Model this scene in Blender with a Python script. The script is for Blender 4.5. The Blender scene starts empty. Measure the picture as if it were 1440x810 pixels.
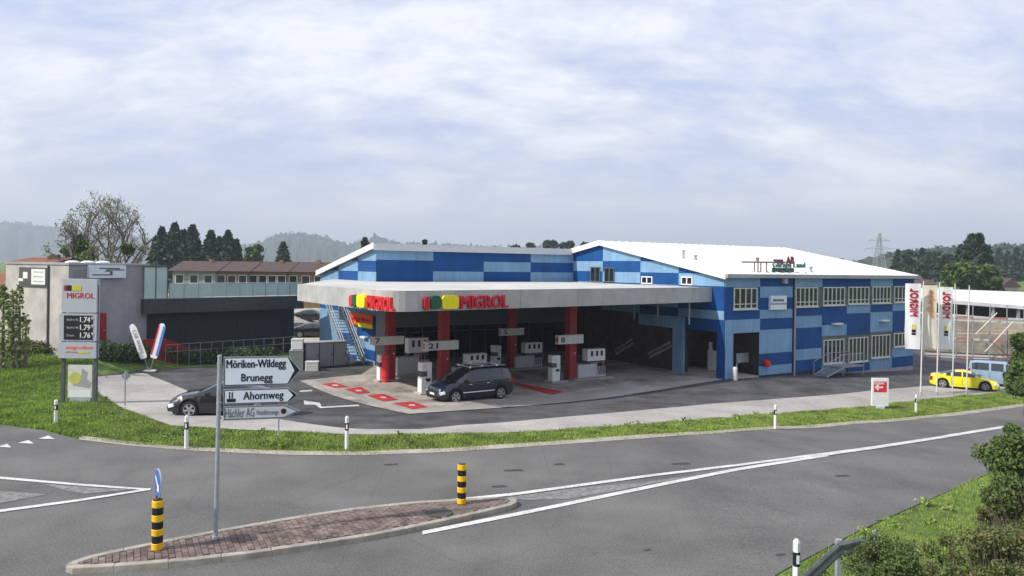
import bpy, math, random
import numpy as np
from mathutils import Matrix, Vector
random.seed(7); rng = np.random.default_rng(7)
S = bpy.context.scene; COL = S.collection

# ------------------------------------------------------------------ camera, light, sky
CAM_Z = 6.2; FPX = 1080.0; HX, HY = 720.0, 374.0; ROLL = math.radians(0.8)
cd = bpy.data.cameras.new('camera'); cam = bpy.data.objects.new('camera', cd); COL.objects.link(cam)
cd.sensor_width = 36; cd.lens = 36*FPX/1440; cd.shift_y = -(405-HY)/1440; cd.clip_end = 9000; cd.clip_start = .1
c_, s_ = math.cos(ROLL), math.sin(ROLL)
cam.matrix_world = Matrix(((c_, -s_, 0, 0), (0, 0, -1, 0), (s_, c_, 0, CAM_Z), (0, 0, 0, 1)))
S.camera = cam

SUN_EL = math.radians(40); sx, sy = -.90, -.43            # direction to the sun, seen from above
sd = bpy.data.lights.new('sun', 'SUN'); sun = bpy.data.objects.new('sun', sd); COL.objects.link(sun)
sd.energy = 3.9; sd.angle = math.radians(1.5); sd.color = (1, .95, .87)
tosun = Vector((sx*math.cos(SUN_EL), sy*math.cos(SUN_EL), math.sin(SUN_EL)))
sun.rotation_euler = tosun.to_track_quat('Z', 'Y').to_euler()

W = bpy.data.worlds.new('World'); S.world = W; W.use_nodes = True
nt = W.node_tree; N = nt.nodes; LK = nt.links; N.clear()
def nd(tree, typ, **kw):
    n = tree.nodes.new(typ)
    for k, v in kw.items(): setattr(n, k, v)
    return n
def setin(n, **kw):
    for k, v in kw.items(): n.inputs[k.replace('_', ' ')].default_value = v
def ramp(tree, stops, fac=None):
    r = tree.nodes.new('ShaderNodeValToRGB'); e = r.color_ramp.elements
    while len(e) < len(stops): e.new(.5)
    for i, (p, c) in enumerate(stops):
        e[i].position = p; e[i].color = (*c, 1) if len(c) == 3 else c
    if fac is not None: tree.links.new(fac, r.inputs[0])
    return r
def mathn(tree, op, a, b=None, clamp=False):
    m = tree.nodes.new('ShaderNodeMath'); m.operation = op; m.use_clamp = clamp
    for i, v in enumerate((a, b)):
        if v is None: continue
        if isinstance(v, (int, float)): m.inputs[i].default_value = v
        else: tree.links.new(v, m.inputs[i])
    return m.outputs[0]
sky = nd(nt, 'ShaderNodeTexSky', sky_type='NISHITA', sun_disc=False)
sky.sun_elevation = SUN_EL; sky.sun_rotation = math.atan2(sx, sy); sky.dust_density = 2
bg1 = N.new('ShaderNodeBackground'); bg1.inputs[1].default_value = .1; LK.new(sky.outputs[0], bg1.inputs[0])
tc = N.new('ShaderNodeTexCoord'); sep = N.new('ShaderNodeSeparateXYZ'); LK.new(tc.outputs['Generated'], sep.inputs[0])
zz = mathn(nt, 'MAXIMUM', sep.outputs[2], 0.0)
den = mathn(nt, 'ADD', zz, .34)
u = mathn(nt, 'DIVIDE', sep.outputs[0], den); v = mathn(nt, 'DIVIDE', sep.outputs[1], den)
cmb = N.new('ShaderNodeCombineXYZ'); LK.new(u, cmb.inputs[0]); LK.new(v, cmb.inputs[1])
def wnoise(scale, detail, rough, off):
    mp = N.new('ShaderNodeMapping'); LK.new(cmb.outputs[0], mp.inputs[0]); mp.inputs['Location'].default_value = off; mp.inputs['Scale'].default_value = (.8, 1.25, 1)
    n = N.new('ShaderNodeTexNoise'); LK.new(mp.outputs[0], n.inputs[0]); setin(n, Scale=scale, Detail=detail, Roughness=rough); n.inputs['Distortion'].default_value = .35
    return n.outputs[0]
n1 = wnoise(2.2, 8, .60, (4.6, .4, 0)); n2 = wnoise(6.5, 8, .62, (7.7, 2.2, 1)); 
big = wnoise(.8, 3, .5, (6.4, 9.0, 2))
mixv = mathn(nt, 'ADD', mathn(nt, 'MULTIPLY', n1, .5), mathn(nt, 'ADD', mathn(nt, 'MULTIPLY', n2, .3), mathn(nt, 'MULTIPLY', big, .35)))
cr = ramp(nt, [(.46, (.44, .53, .82)), (.54, (.58, .66, .90)), (.60, (.74, .79, .95)), (.68, (.98, .99, 1.06))], mixv)
hz = ramp(nt, [(0.0, (.95, .95, .95)), (.05, (.65,)*3), (.12, (.25,)*3), (.22, (0, 0, 0))], sep.outputs[2])
hm = N.new('ShaderNodeMixRGB'); LK.new(hz.outputs[0], hm.inputs[0]); LK.new(cr.outputs[0], hm.inputs[1]); hm.inputs[2].default_value = (.88, .885, .93, 1)
bg2 = N.new('ShaderNodeBackground'); LK.new(hm.outputs[0], bg2.inputs[0]); bg2.inputs[1].default_value = .88
ms = N.new('ShaderNodeMixShader'); ms.inputs[0].default_value = .93; LK.new(bg1.outputs[0], ms.inputs[1]); LK.new(bg2.outputs[0], ms.inputs[2])
wo = N.new('ShaderNodeOutputWorld'); LK.new(ms.outputs[0], wo.inputs[0])
S.view_settings.view_transform = 'Standard'; S.view_settings.look = 'None'; S.view_settings.exposure = .32; S.view_settings.gamma = 1

# ------------------------------------------------------------------ terrain and pixel -> place helpers
def sst(t):
    t = 0. if t < 0 else 1. if t > 1 else t
    return t*t*(3-2*t)
def zt(x, y):
    z = -1.2*sst((y-26)/19)
    x0 = 4+max(0., (y-36))*.6
    z -= .9*sst((x-x0)/18)*(1-sst((y-105)/40))
    z += 1.15*sst((-x-23)/4)*sst((y-40)/9)
    q = (x-6.2)*.65-(y-15.6)*.76
    z += 1.5*sst((q-.4)/6.5)
    z += .8*sst((y-100)/60)
    if y > 60 and x > 34: z += 3.2*sst((y-(72+(x-36)*.10))/13)*sst((x-35)/5)
    return z
def ray(px, py):
    a = (px-HX)/FPX; b = (HY-py)/FPX
    return (a*c_-b*s_, 1.0, a*s_+b*c_)
def G(px, py, dz=0.):
    d = ray(px, py); t = 30.
    for _ in range(60):
        z = zt(d[0]*t, t); tn = (z-CAM_Z)/d[2] if d[2] < -1e-4 else 400
        t = .5*t+.5*max(3., min(tn, 400))
    return Vector((d[0]*t, t, zt(d[0]*t, t)+dz))
def D(px, py, dep):
    d = ray(px, py); return Vector((d[0]*dep, dep, CAM_Z+d[2]*dep))
def pyof(p):
    a = p[0]/p[1]; b = (p[2]-CAM_Z)/p[1]
    return HX+FPX*(a*c_+b*s_), HY-FPX*(-a*s_+b*c_)

# ------------------------------------------------------------------ materials
MT = {}
def mat(name, col, rough=.7, var=.12, vs=3., bump=0., bs=40., metal=0., wave=0., wscale=5., wdir='Z', dirt=0., spec=.35, coat=0., ds=.35, col2=None, streak=0., cracks=0.):
    if name in MT: return MT[name]
    m = bpy.data.materials.new(name); m.use_nodes = True; t = m.node_tree; t.nodes.clear(); MT[name] = m
    o = t.nodes.new('ShaderNodeOutputMaterial'); p = t.nodes.new('ShaderNodeBsdfPrincipled'); t.links.new(p.outputs[0], o.inputs[0])
    geo = t.nodes.new('ShaderNodeTexCoord')
    setin(p, Roughness=rough, Metallic=metal); p.inputs['Specular IOR Level'].default_value = spec; p.inputs['Coat Weight'].default_value = coat
    n = t.nodes.new('ShaderNodeTexNoise'); t.links.new(geo.outputs['Object'], n.inputs[0]); setin(n, Scale=vs, Detail=6., Roughness=.62)
    c2 = col2 or tuple(c*(1+var) for c in col); c1 = tuple(c*(1-var) for c in col)
    r = ramp(t, [(.32, c1), (.68, c2)], n.outputs[0]); out = r.outputs[0]
    if dirt > 0:
        n3 = t.nodes.new('ShaderNodeTexNoise'); t.links.new(geo.outputs['Object'], n3.inputs[0]); setin(n3, Scale=ds, Detail=5., Roughness=.6)
        r3 = ramp(t, [(.35, (1-dirt,)*3), (.65, (1+dirt*.4,)*3)], n3.outputs[0])
        mx = t.nodes.new('ShaderNodeMixRGB'); mx.blend_type = 'MULTIPLY'; mx.inputs[0].default_value = 1; t.links.new(out, mx.inputs[1]); t.links.new(r3.outputs[0], mx.inputs[2]); out = mx.outputs[0]
    if streak > 0 or cracks > 0:
        mp = t.nodes.new('ShaderNodeMapping'); t.links.new(geo.outputs['Object'], mp.inputs[0])
        if streak > 0:
            mp.inputs['Scale'].default_value = (2.6, 2.6, .16); n4 = t.nodes.new('ShaderNodeTexNoise'); setin(n4, Scale=1.5, Detail=5., Roughness=.7); t.links.new(mp.outputs[0], n4.inputs[0]); r4 = ramp(t, [(.38, (1-streak,)*3), (.62, (1+streak*.3,)*3)], n4.outputs[0])
        else:
            n4 = t.nodes.new('ShaderNodeTexNoise'); setin(n4, Scale=.9, Detail=5.); t.links.new(geo.outputs['Object'], n4.inputs[0]); ad = t.nodes.new('ShaderNodeMixRGB'); ad.inputs[0].default_value = .12; t.links.new(geo.outputs['Object'], ad.inputs[1]); t.links.new(n4.outputs[1], ad.inputs[2])
            v4 = t.nodes.new('ShaderNodeTexVoronoi'); v4.feature = 'DISTANCE_TO_EDGE'; setin(v4, Scale=.34); t.links.new(ad.outputs[0], v4.inputs[0]); r4 = ramp(t, [(.0, (1-cracks,)*3), (.006, (1-cracks*.6,)*3), (.010, (1,1,1))], v4.outputs[0])
        mx = t.nodes.new('ShaderNodeMixRGB'); mx.blend_type = 'MULTIPLY'; mx.inputs[0].default_value = 1; t.links.new(out, mx.inputs[1]); t.links.new(r4.outputs[0], mx.inputs[2]); out = mx.outputs[0]
    t.links.new(out, p.inputs['Base Color'])
    hgt = None
    if bump > 0:
        n2 = t.nodes.new('ShaderNodeTexNoise'); t.links.new(geo.outputs['Object'], n2.inputs[0]); setin(n2, Scale=bs, Detail=4.); hgt = n2.outputs[0]; k = bump
    if wave > 0:
        w = nd(t, 'ShaderNodeTexWave', bands_direction=wdir); t.links.new(geo.outputs['Object'], w.inputs[0]); setin(w, Scale=wscale, Distortion=0.); hgt = w.outputs[1]; k = wave
    if hgt is not None:
        b = t.nodes.new('ShaderNodeBump'); b.inputs['Strength'].default_value = min(1, k); b.inputs['Distance'].default_value = .02; t.links.new(hgt, b.inputs['Height']); t.links.new(b.outputs[0], p.inputs['Normal'])
    return m
asphalt = mat('asphalt', (.150, .145, .136), .85, .38, 22., .6, 60., dirt=.30, ds=.28, cracks=.10)
asphalt_new = mat('asphalt_dark', (.088, .087, .088), .85, .25, 9., .5, 50., dirt=.5, ds=.55)
concrete = mat('concrete', (.40, .375, .34), .9, .12, 4., .4, 40., dirt=.22, ds=.3)
conc_pad = mat('concrete_pad', (.43, .385, .34), .85, .16, 3., .3, 40., dirt=.5, ds=.5)
gravel = mat('gravel', (.43, .39, .32), .95, .25, 14., 1., 60., dirt=.25, ds=1.2)
grassm = mat('grass_soil', (.12, .185, .035), .95, .45, 2.2, 1., 30., dirt=.35, ds=.4)
paint_w = mat('road_paint', (.50, .50, .48), .7, .1, 14., .2, 40., dirt=.2, ds=1.2, col2=(.80,.80,.78))
paint_r = mat('red_paint', (.55, .05, .05), .7, .2, 5., dirt=.25, ds=1.5)
blue_d = mat('cladding_dark_blue', (.006, .080, .28), .6, .08, .8, wave=.9, wscale=4.2, spec=.2, dirt=.2, ds=.6, streak=.12)
blue_l = mat('cladding_light_blue', (.225, .40, .59), .6, .06, .8, wave=.9, wscale=4.2, spec=.2, dirt=.12, ds=.6, streak=.12)
core = mat('wall_core', (.03, .035, .045), .8)
darkw = mat('dark_wall', (.050, .028, .020), .6, .55, 1.3)
spandrel = mat('spandrel_grey', (.10, .115, .105), .6)
white = mat('white_paint', (.78, .78, .76), .45, .04, 4., dirt=.08)
whiteroof = mat('white_roof', (.76, .76, .75), .55, .05, 1., dirt=.14, ds=.5)
offwhite = mat('offwhite', (.62, .62, .58), .6, .08, 3.)
grey = mat('grey_metal', (.36, .37, .38), .5, .1, 3., dirt=.15)
dgrey = mat('dark_grey_metal', (.09, .095, .10), .5, .15)
galv = mat('galvanised_steel', (.33, .35, .37), .5, .15, 6., metal=.25)
fasciam = mat('fascia_concrete', (.42, .42, .40), .8, .06, 2., .1, 30., dirt=.15, ds=.8)
canroof = mat('canopy_roofing', (.54, .53, .49), .85, .1, .8, dirt=.15, ds=.5)
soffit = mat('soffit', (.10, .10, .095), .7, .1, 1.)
redm = mat('red_column', (.30, .018, .015), .5, .12, 2.)
redb = mat('bright_red', (.68, .03, .035), .45, .08, 3.)
glass = mat('window_glass', (.012, .016, .016), .06, .3, 1.2, spec=.8)
glassg = mat('glass_green', (.42, .55, .51), .12, .1, .7, spec=.8)
orange = mat('orange_sign', (.85, .12, .01), .45, .05)
yellow = mat('yellow_sign', (.85, .72, .01), .45, .05)
yelb = mat('bollard_yellow', (.85, .50, .01), .45, .08, 6., dirt=.12, ds=4)
black = mat('black', (.012, .012, .013), .45, .1)
green = mat('green_sign', (.01, .10, .045), .45, .1)
bluesig = mat('sign_blue', (.03, .12, .42), .4, .05)
signw = mat('sign_white', (.70, .76, .80), .5, .05, 2.)
signg = mat('sign_backing_grey', (.42, .44, .48), .6, .05, 2.)
plaster = mat('plaster_grey', (.33, .32, .33), .9, .06, 1.2, dirt=.15, ds=.8)
plaster_sun = mat('plaster_sun_tinted', (.50, .46, .43), .9, .06, 1.2, dirt=.22, ds=.7)  # grey plaster with the sun's brightening put into its colour
charcoal = mat('charcoal_cladding', (.022, .024, .026), .6, .25, 5., wave=.6, wscale=6., wdir='X')
brick = mat('red_paver', (.20, .15, .13), .9, .3, 3., .5, 60., dirt=.2, ds=1.5)
brick2 = mat('dark_paver', (.15, .11, .095), .9, .3, 3., .5, 60., dirt=.2, ds=1.5)
mortar = mat('joint_sand', (.10, .085, .07), .95, .3, 8.)
kerbm = mat('kerb_stone', (.36, .33, .27), .9, .14, 5., .4, 40., dirt=.3, ds=1.8)
tileroof = mat('roof_tiles_brown', (.085, .055, .047), .85, .2, 2., wave=.7, wscale=2.5)
redtile = mat('roof_tiles_red', (.24, .09, .055), .85, .2, 2., wave=.7, wscale=2.5)
house_b = mat('house_brick', (.24, .13, .08), .9, .15, 2.)
house_w = mat('house_render', (.60, .56, .50), .9, .08)
bark = mat('bark', (.12, .10, .08), .9, .3, 8., .6, 20.)
leaf_dark = mat('leaf_dark', (.036, .068, .038), .8, .5, 1.6)
leaf_mid = mat("leaf_mid", (.075, .12, .028), .8, .5, 1.6)
leaf_lite = mat('leaf_light', (.19, .24, .06), .8, .45, 1.6)
leaf_bush = mat('leaf_bush', (.10, .13, .038), .75, .5, 5.)
leaf_dry = mat('leaf_dry', (.17, .14, .055), .85, .4, 3.)
blade = mat('grass_blade', (.25, .36, .05), .75, .4, 1.1, dirt=.3, ds=.7)
hillm = mat('hill_forest', (.035, .055, .03), .95, .5, .03, 1., .2)
hillg = mat('hill_meadow', (.09, .13, .04), .95, .3, .01)
earth = mat('earth_bank', (.42, .36, .28), .95, .15, .8, 1., 5., dirt=.3, ds=.5)
tyre = mat('tyre', (.015, .015, .016), .8); rimm = mat('rim', (.50, .50, .52), .3, .05, metal=.7)
carglass = mat('car_glass', (.02, .025, .03), .05, .1, spec=.9)
lampw = mat('lamp_lens', (.75, .77, .8), .15, .03); lampr = mat('tail_lens', (.35, .01, .01), .2, .1)
paper = mat('poster_paper', (.62, .62, .55), .6, .1, 3.)

# ------------------------------------------------------------------ mesh building
class MB:
    def __init__(s): s.v = []; s.f = []; s.m = []; s.cm = 0; s.X = None
    def add(s, vs, fs):
        o = len(s.v)
        if s.X is not None: vs = [tuple(s.X @ Vector(p)) for p in vs]
        s.v += [tuple(p) for p in vs]; s.f += [tuple(i+o for i in f) for f in fs]; s.m += [s.cm]*len(fs); return s
    def box(s, x0, x1, y0, y1, z0, z1):
        s.add([(x0,y0,z0),(x1,y0,z0),(x1,y1,z0),(x0,y1,z0),(x0,y0,z1),(x1,y0,z1),(x1,y1,z1),(x0,y1,z1)],
              [(0,3,2,1),(4,5,6,7),(0,1,5,4),(1,2,6,5),(2,3,7,6),(3,0,4,7)]); return s
    def bbox(s, x0, x1, y0, y1, z0, z1, b=.01):      # chamfered vertical box
        p = [(x0+b,y0),(x1-b,y0),(x1,y0+b),(x1,y1-b),(x1-b,y1),(x0+b,y1),(x0,y1-b),(x0,y0+b)]
        q = [(min(max(x,x0+b),x1-b), min(max(y,y0+b),y1-b)) for x, y in p]
        vs = [(x,y,z0) for x,y in p]+[(x,y,z1-b) for x,y in p]+[(x,y,z1) for x,y in q]
        fs = [tuple(range(7,-1,-1)), tuple(range(16,24))]
        for k in (0, 8):
            for i in range(8): j=(i+1)%8; fs.append((k+i,k+j,k+8+j,k+8+i))
        return s.add(vs, fs)
    def prism(s, poly, z0, z1):                    # poly of (x,y) ; z0,z1 number or function
        n = len(poly); a = z0 if callable(z0) else (lambda x, y: z0); b = z1 if callable(z1) else (lambda x, y: z1)
        vs = [(x,y,a(x,y)) for x,y in poly]+[(x,y,b(x,y)) for x,y in poly]
        return s.add(vs, [tuple(range(n-1,-1,-1)), tuple(range(n,2*n))]+[(i,(i+1)%n,n+(i+1)%n,n+i) for i in range(n)])
    def tube(s, p0, p1, r0, r1=None, n=8, cap=True):
        r1 = r0 if r1 is None else r1; p0 = Vector(p0); p1 = Vector(p1); d = (p1-p0)
        if d.length < 1e-6: return s
        d.normalize(); a = d.orthogonal().normalized(); b = d.cross(a)
        vs = []
        for p, r in ((p0, r0), (p1, r1)):
            for i in range(n):
                t = 2*math.pi*i/n; vs.append(tuple(p+a*(r*math.cos(t))+b*(r*math.sin(t))))
        fs = [(i,(i+1)%n,n+(i+1)%n,n+i) for i in range(n)]
        if cap: fs += [tuple(range(n-1,-1,-1)), tuple(range(n,2*n))]
        return s.add(vs, fs)
    def lathe(s, prof, n=16, c=(0,0,0), ax='z'):
        vs = []
        for r, z in prof:
            for i in range(n):
                t = 2*math.pi*i/n; x, y = r*math.cos(t), r*math.sin(t)
                vs.append((c[0]+x, c[1]+y, c[2]+z) if ax == 'z' else (c[0]+x, c[1]+z, c[2]+y))
        fs = []
        for k in range(len(prof)-1):
            for i in range(n):
                j = (i+1)%n; f = (k*n+i,k*n+j,(k+1)*n+j,(k+1)*n+i); fs.append(f if ax == 'z' else f[::-1])
        fs.append(tuple(range(n-1,-1,-1)) if ax=='z' else tuple(range(n))); e = (len(prof)-1)*n
        fs.append(tuple(range(e,e+n)) if ax=='z' else tuple(range(e+n-1,e-1,-1)))
        return s.add(vs, fs)
    def build(s, name, m, parent=None, smooth=False, bev=0.):
        me = bpy.data.meshes.new(name); me.from_pydata(s.v, [], s.f); me.validate()
        for k in (m if isinstance(m, (list, tuple)) else [m]): me.materials.append(k)
        if isinstance(m, (list, tuple)) and len(me.polygons) == len(s.m): me.polygons.foreach_set('material_index', s.m)
        if smooth: me.polygons.foreach_set('use_smooth', [True]*len(me.polygons))
        o = bpy.data.objects.new(name, me); COL.objects.link(o)
        if bev: b = o.modifiers.new('bevel', 'BEVEL'); b.width = bev; b.segments = 2; b.limit_method = 'ANGLE'
        if parent: adopt(o, parent)
        return o
def wmat(o):
    m = o.matrix_basis.copy()
    return (wmat(o.parent) @ o.matrix_parent_inverse @ m) if o.parent else m
def adopt(o, parent): o.parent = parent; o.matrix_parent_inverse = wmat(parent).inverted(); return o
def tag(o, label=None, cat=None, group=None, kind=None):
    if label: o['label'] = label
    if cat: o['category'] = cat
    if group: o['group'] = group
    if kind: o['kind'] = kind
    return o
def thing(name, label, cat, loc=(0,0,0), rz=0., group=None):
    o = bpy.data.objects.new(name, None); COL.objects.link(o); o.location = loc; o.rotation_euler = (0,0,rz); o.empty_display_size = .3
    return tag(o, label, cat, group)
def kids(o): return [c for c in bpy.data.objects if c.parent is o]
def dup(root, loc, rz, label, group=None):
    ch = {}
    for c in bpy.data.objects: ch.setdefault(c.parent, []).append(c)
    def rec(o, par):
        c = o.copy(); COL.objects.link(c)
        if par: c.parent = par
        for k in ch.get(o, []): rec(k, c)
        return c
    r = rec(root, None); r.location = loc; r.rotation_euler = (0,0,rz); r['label'] = label
    if group: r['group'] = group
    return r
_tc = {}
def textgeo(txt, bold=0.):
    bold = 0.
    k = (txt, bold)
    if k in _tc: return _tc[k]
    cu = bpy.data.curves.new('t', 'FONT'); cu.body = txt; cu.extrude = .5; cu.offset = bold; cu.resolution_u = 2; cu.align_x = 'LEFT'
    o = bpy.data.objects.new('t', cu); COL.objects.link(o); bpy.context.view_layer.update()
    me = bpy.data.meshes.new_from_object(o.evaluated_get(bpy.context.evaluated_depsgraph_get()))
    v = np.array([tuple(x.co) for x in me.vertices]); f = [tuple(p.vertices) for p in me.polygons]
    COL.objects.unlink(o); bpy.data.objects.remove(o); bpy.data.curves.remove(cu); bpy.data.meshes.remove(me)
    mn, mx = v.min(0), v.max(0); v = (v-mn)/(mx-mn); _tc[k] = (v, f); return _tc[k]
def text(mb, txt, O, ex, ez, w, h, dep=.02, bold=0., ey=None):
    """lettering filling w x h, lower left corner O, reading along ex, up ez, standing dep proud towards ey"""
    v, f = textgeo(txt, bold); O = Vector(O); ex = Vector(ex).normalized(); ez = Vector(ez).normalized()
    ey = ex.cross(ez) if ey is None else Vector(ey)
    st = h*min(.09, bold*2.6); n = 1 if bold <= 0 else 3; w2, h2 = w-st*(n > 1), h-st*.6*(n > 1); e_ = min(.003, dep*.12)
    for i in range(n):
        dx = st*i/max(1, n-1); dz_ = st*.6*(i % 2)
        mb.add([tuple(O+ex*(p[0]*w2+dx)+ez*(p[1]*h2+dz_)+ey*(p[2]*(dep-e_*i))) for p in v], f)
    return mb
def frame(O, ex, ez=(0,0,1)):
    ex = Vector(ex).normalized(); ez = Vector(ez).normalized(); ey = ez.cross(ex)
    return Matrix(((ex.x, ey.x, ez.x, O[0]), (ex.y, ey.y, ez.y, O[1]), (ex.z, ey.z, ez.z, O[2]), (0,0,0,1)))
def struct(o): return tag(o, kind='structure')

# ------------------------------------------------------------------ ground, sheets
def zts(X, Y): return np.array([zt(a, b) for a, b in zip(X, Y)])
fx = np.arange(-60, 72.01, 1.); fy = np.arange(-4, 118.01, 1.)
gx = np.concatenate([[-4000,-2000,-1000,-500,-260,-160,-110,-80], fx, [85,110,160,260,500,1000,2000,4000]])
gy = np.concatenate([[-300,-100,-30,-10], fy, [125,135,150,170,200,260,400,700,1200,2000,4500]])
nx, ny = len(gx), len(gy); XX, YY = np.meshgrid(gx, gy); ZZ = zts(XX.ravel(), YY.ravel())
gm = MB(); gm.v = list(zip(XX.ravel().tolist(), YY.ravel().tolist(), (ZZ-.022).tolist()))
gm.f = [(j*nx+i, j*nx+i+1, (j+1)*nx+i+1, (j+1)*nx+i) for j in range(ny-1) for i in range(nx-1)]; gm.m = [0]*len(gm.f)
ground = struct(gm.build('ground', grassm, smooth=True)); ground['label'] = 'grassy ground reaching to the horizon'
import bmesh
def sheet(name, poly, dz, m, kind='structure', parent=None, step=1.):
    bm = bmesh.new(); vs = [bm.verts.new((p[0], p[1], 0)) for p in poly]; bm.faces.new(vs); bmesh.ops.triangulate(bm, faces=bm.faces[:])
    xs = [p[0] for p in poly]; ys = [p[1] for p in poly]
    for k, (lo, hi) in enumerate(((min(xs), max(xs)), (min(ys), max(ys)))):
        c = math.floor(lo)+step
        while c < hi:
            co = (c,0,0) if k == 0 else (0,c,0); no = (1,0,0) if k == 0 else (0,1,0)
            bmesh.ops.bisect_plane(bm, geom=bm.verts[:]+bm.edges[:]+bm.faces[:], plane_co=co, plane_no=no, dist=1e-5); c += step
    for v_ in bm.verts: v_.co.z = zt(v_.co.x, v_.co.y)+dz
    bm.normal_update()
    for f in bm.faces:
        if f.normal.z < 0: f.normal_flip()
        f.smooth = True
    me = bpy.data.meshes.new(name); bm.to_mesh(me); bm.free(); me.materials.append(m)
    o = bpy.data.objects.new(name, me); COL.objects.link(o)
    if parent: adopt(o, parent)
    elif kind: o['kind'] = kind
    return o
def gp(pts, n=3, close=False):
    """ground polygon through picture points, edges subdivided"""
    out = []
    for i, p in enumerate(pts):
        q = pts[(i+1) % len(pts)]
        if i == len(pts)-1 and not close: g = G(*p); out.append((g.x, g.y)); break
        if len(p) == 3: out.append((p[0], p[1])); continue      # already world
        nn = n if len(q) == 2 else 1
        for k in range(nn):
            t = k/nn; g = G(p[0]+(q[0]-p[0])*t if nn > 1 else p[0], p[1]+(q[1]-p[1])*t if nn > 1 else p[1]); out.append((g.x, g.y))
    return out
vb = [(-60,586),(0,597),(60,605),(111,618),(178,626),(260,633),(340,637),(420,640),(500,640),(600,637),(700,631),(800,624),(900,617),(1000,610),(1100,603),(1200,596),(1300,588),(1440,571),(1560,555)]
rb = [(1560,610),(1480,630),(1410,657),(1300,705),(1210,745),(1100,803),(1000,868)]
road = sheet('road', gp(vb+rb, 2)+[(5.4,8.5),(5.4,-3.5),(-58,-3.5)], .0, asphalt)
road['label'] = 'grey asphalt road curving past the petrol station'
shl = [(x, y+.5) for x, y in vb[3:]]; up = [(x, y-6.5 if x > 230 else y-1.5) for x, y in vb[3:]][::-1]
up = [(x, y-(3.5 if x > 900 else 5.5)) for x, y in vb[3:]][::-1]
tag(sheet('road_shoulder', gp(shl+up, 1), .012, gravel), 'pale gravel shoulder between road and grass verge', kind='structure')
# forecourt asphalt behind the verge
af = [(137,590),(150,561),(135,528),(200,519),(260,517)]
yard = sheet('forecourt', gp([(226,596),(150,562),(132,529),(205,519),(300,515),(400,515)], 2)+[(-19,75),(-19,100),(-6,100),(10,90),(40,86),(52,74),(60,60)]+gp([(1560,537),(1440,549),(1340,557),(1300,562),(1200,573),(1050,584),(900,597),(760,606),(600,611),(480,610),(330,603)], 2), .0, asphalt_new)
yard['label'] = 'dark asphalt yard around the petrol station'
pv = [(137,530),(205,524.5),(262,549),(300,566),(345,580),(400,591),(440,597),(480,602),(520,604),(590,604),(650,598),(700,595),(800,586),(860,581),(1000,568),(1100,560.5),(1176,555),(1221,550),(1300,543),(1345,541),(1440,538),(1560,530)]
pv2 = [(1560,538),(1440,550),(1340,558),(1300,563),(1200,574),(1050,585),(900,598),(760,607),(600,612),(480,611),(330,604),(240,599),(170,573),(137,551)]
tag(sheet('pavement', gp(pv+pv2, 2), .014, concrete), 'pale concrete strip along the forecourt edge', kind='structure')
padA, padB, padC, padD = G(575,583), G(421,536), G(508,527), G(1012,535)
# ------------------------------------------------------------------ petrol station building
FL = -1.2
def Gz(px, py, z):
    d = ray(px, py); t = (z-CAM_Z)/d[2]; return Vector((d[0]*t, t, z))
P1 = Gz(1019, 534, FL)
A4 = math.radians(57.5); ea = Vector((math.sin(A4), math.cos(A4), 0)); eb = Vector((-ea.y, ea.x, 0))
BZ = math.atan2(ea.y, ea.x)
BM = Matrix(((ea.x, eb.x, 0, P1.x), (ea.y, eb.y, 0, P1.y), (0, 0, 1, 0), (0, 0, 0, 1)))   # building axes, z absolute
BI = BM.inverted()
def hit(px, py, n, p0):
    d = Vector(ray(px, py)); o = Vector((0,0,CAM_Z)); n = Vector(n); t = (Vector(p0)-o).dot(n)/d.dot(n); return o+d*t
def onY(px, py, Y): return BI @ hit(px, py, eb, BM @ Vector((0,Y,0)))
def onX(px, py, X): return BI @ hit(px, py, ea, BM @ Vector((X,0,0)))
def bmb(): m = MB(); m.X = BM; return m
ZE = onY(1021, 389, 0).z                     # eave
LEN = onY(1285, 400, 0).x
YR = onX(848, 345, 0).y; ZR = onX(848, 343, 0).z
YQ = onX(806, 360, 0).y; kL = .172
ZQ = ZR-(YQ-YR)*kL
XQ = onY(529.5, 360, YQ).x
YL = onX(452, 384, XQ).y; ZL = ZR-(YL-YR)*kL
kR = (ZR-ZE)/YR
print('building', P1, 'LEN', LEN, 'ZE', ZE, 'YR', YR, 'ZR', ZR, 'YQ', YQ, 'ZQ', ZQ, 'XQ', XQ, 'YL', YL, 'ZL', ZL)
bld = thing('petrol_station_building', 'long blue checkered two-storey building with white roof behind the petrol pumps', 'building', P1, BZ)
def B(mb, name, m, parent=bld, **k): return mb.build(name, m, parent, **k)

# panel cells
def clip(poly, a, b):          # keep z <= a + b*s
    out = []
    for i, p in enumerate(poly):
        q = poly[(i+1) % len(poly)]; fp = p[1]-a-b*p[0]; fq = q[1]-a-b*q[0]
        if fp <= 0: out.append(p)
        if fp*fq < 0: t = fp/(fp-fq); out.append((p[0]+(q[0]-p[0])*t, p[1]+(q[1]-p[1])*t))
    return out
def panel(wall, const, s0, s1, z0, z1, m, cl=None, th=.035, name='cladding_panel'):
    g = .008; poly = [(s0+g,z0+g),(s1-g,z0+g),(s1-g,z1-g),(s0+g,z1-g)]
    for c in (cl or []):
        poly = clip(poly, *c)
    if len(poly) < 3: return
    mb = bmb(); n = len(poly)
    if wall == 'Y': vs = [(s,const,z) for s,z in poly]+[(s,const-th,z) for s,z in poly]
    else: vs = [(const,s,z) for s,z in poly]+[(const-th,s,z) for s,z in poly]
    fs = [tuple(range(n)), tuple(range(2*n-1,n-1,-1))]+[(i,i+n,(i+1)%n+n,(i+1)%n) for i in range(n)]
    if wall == 'X': fs = [f[::-1] for f in fs]
    mb.add(vs, fs); return B(mb, name, m)
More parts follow.
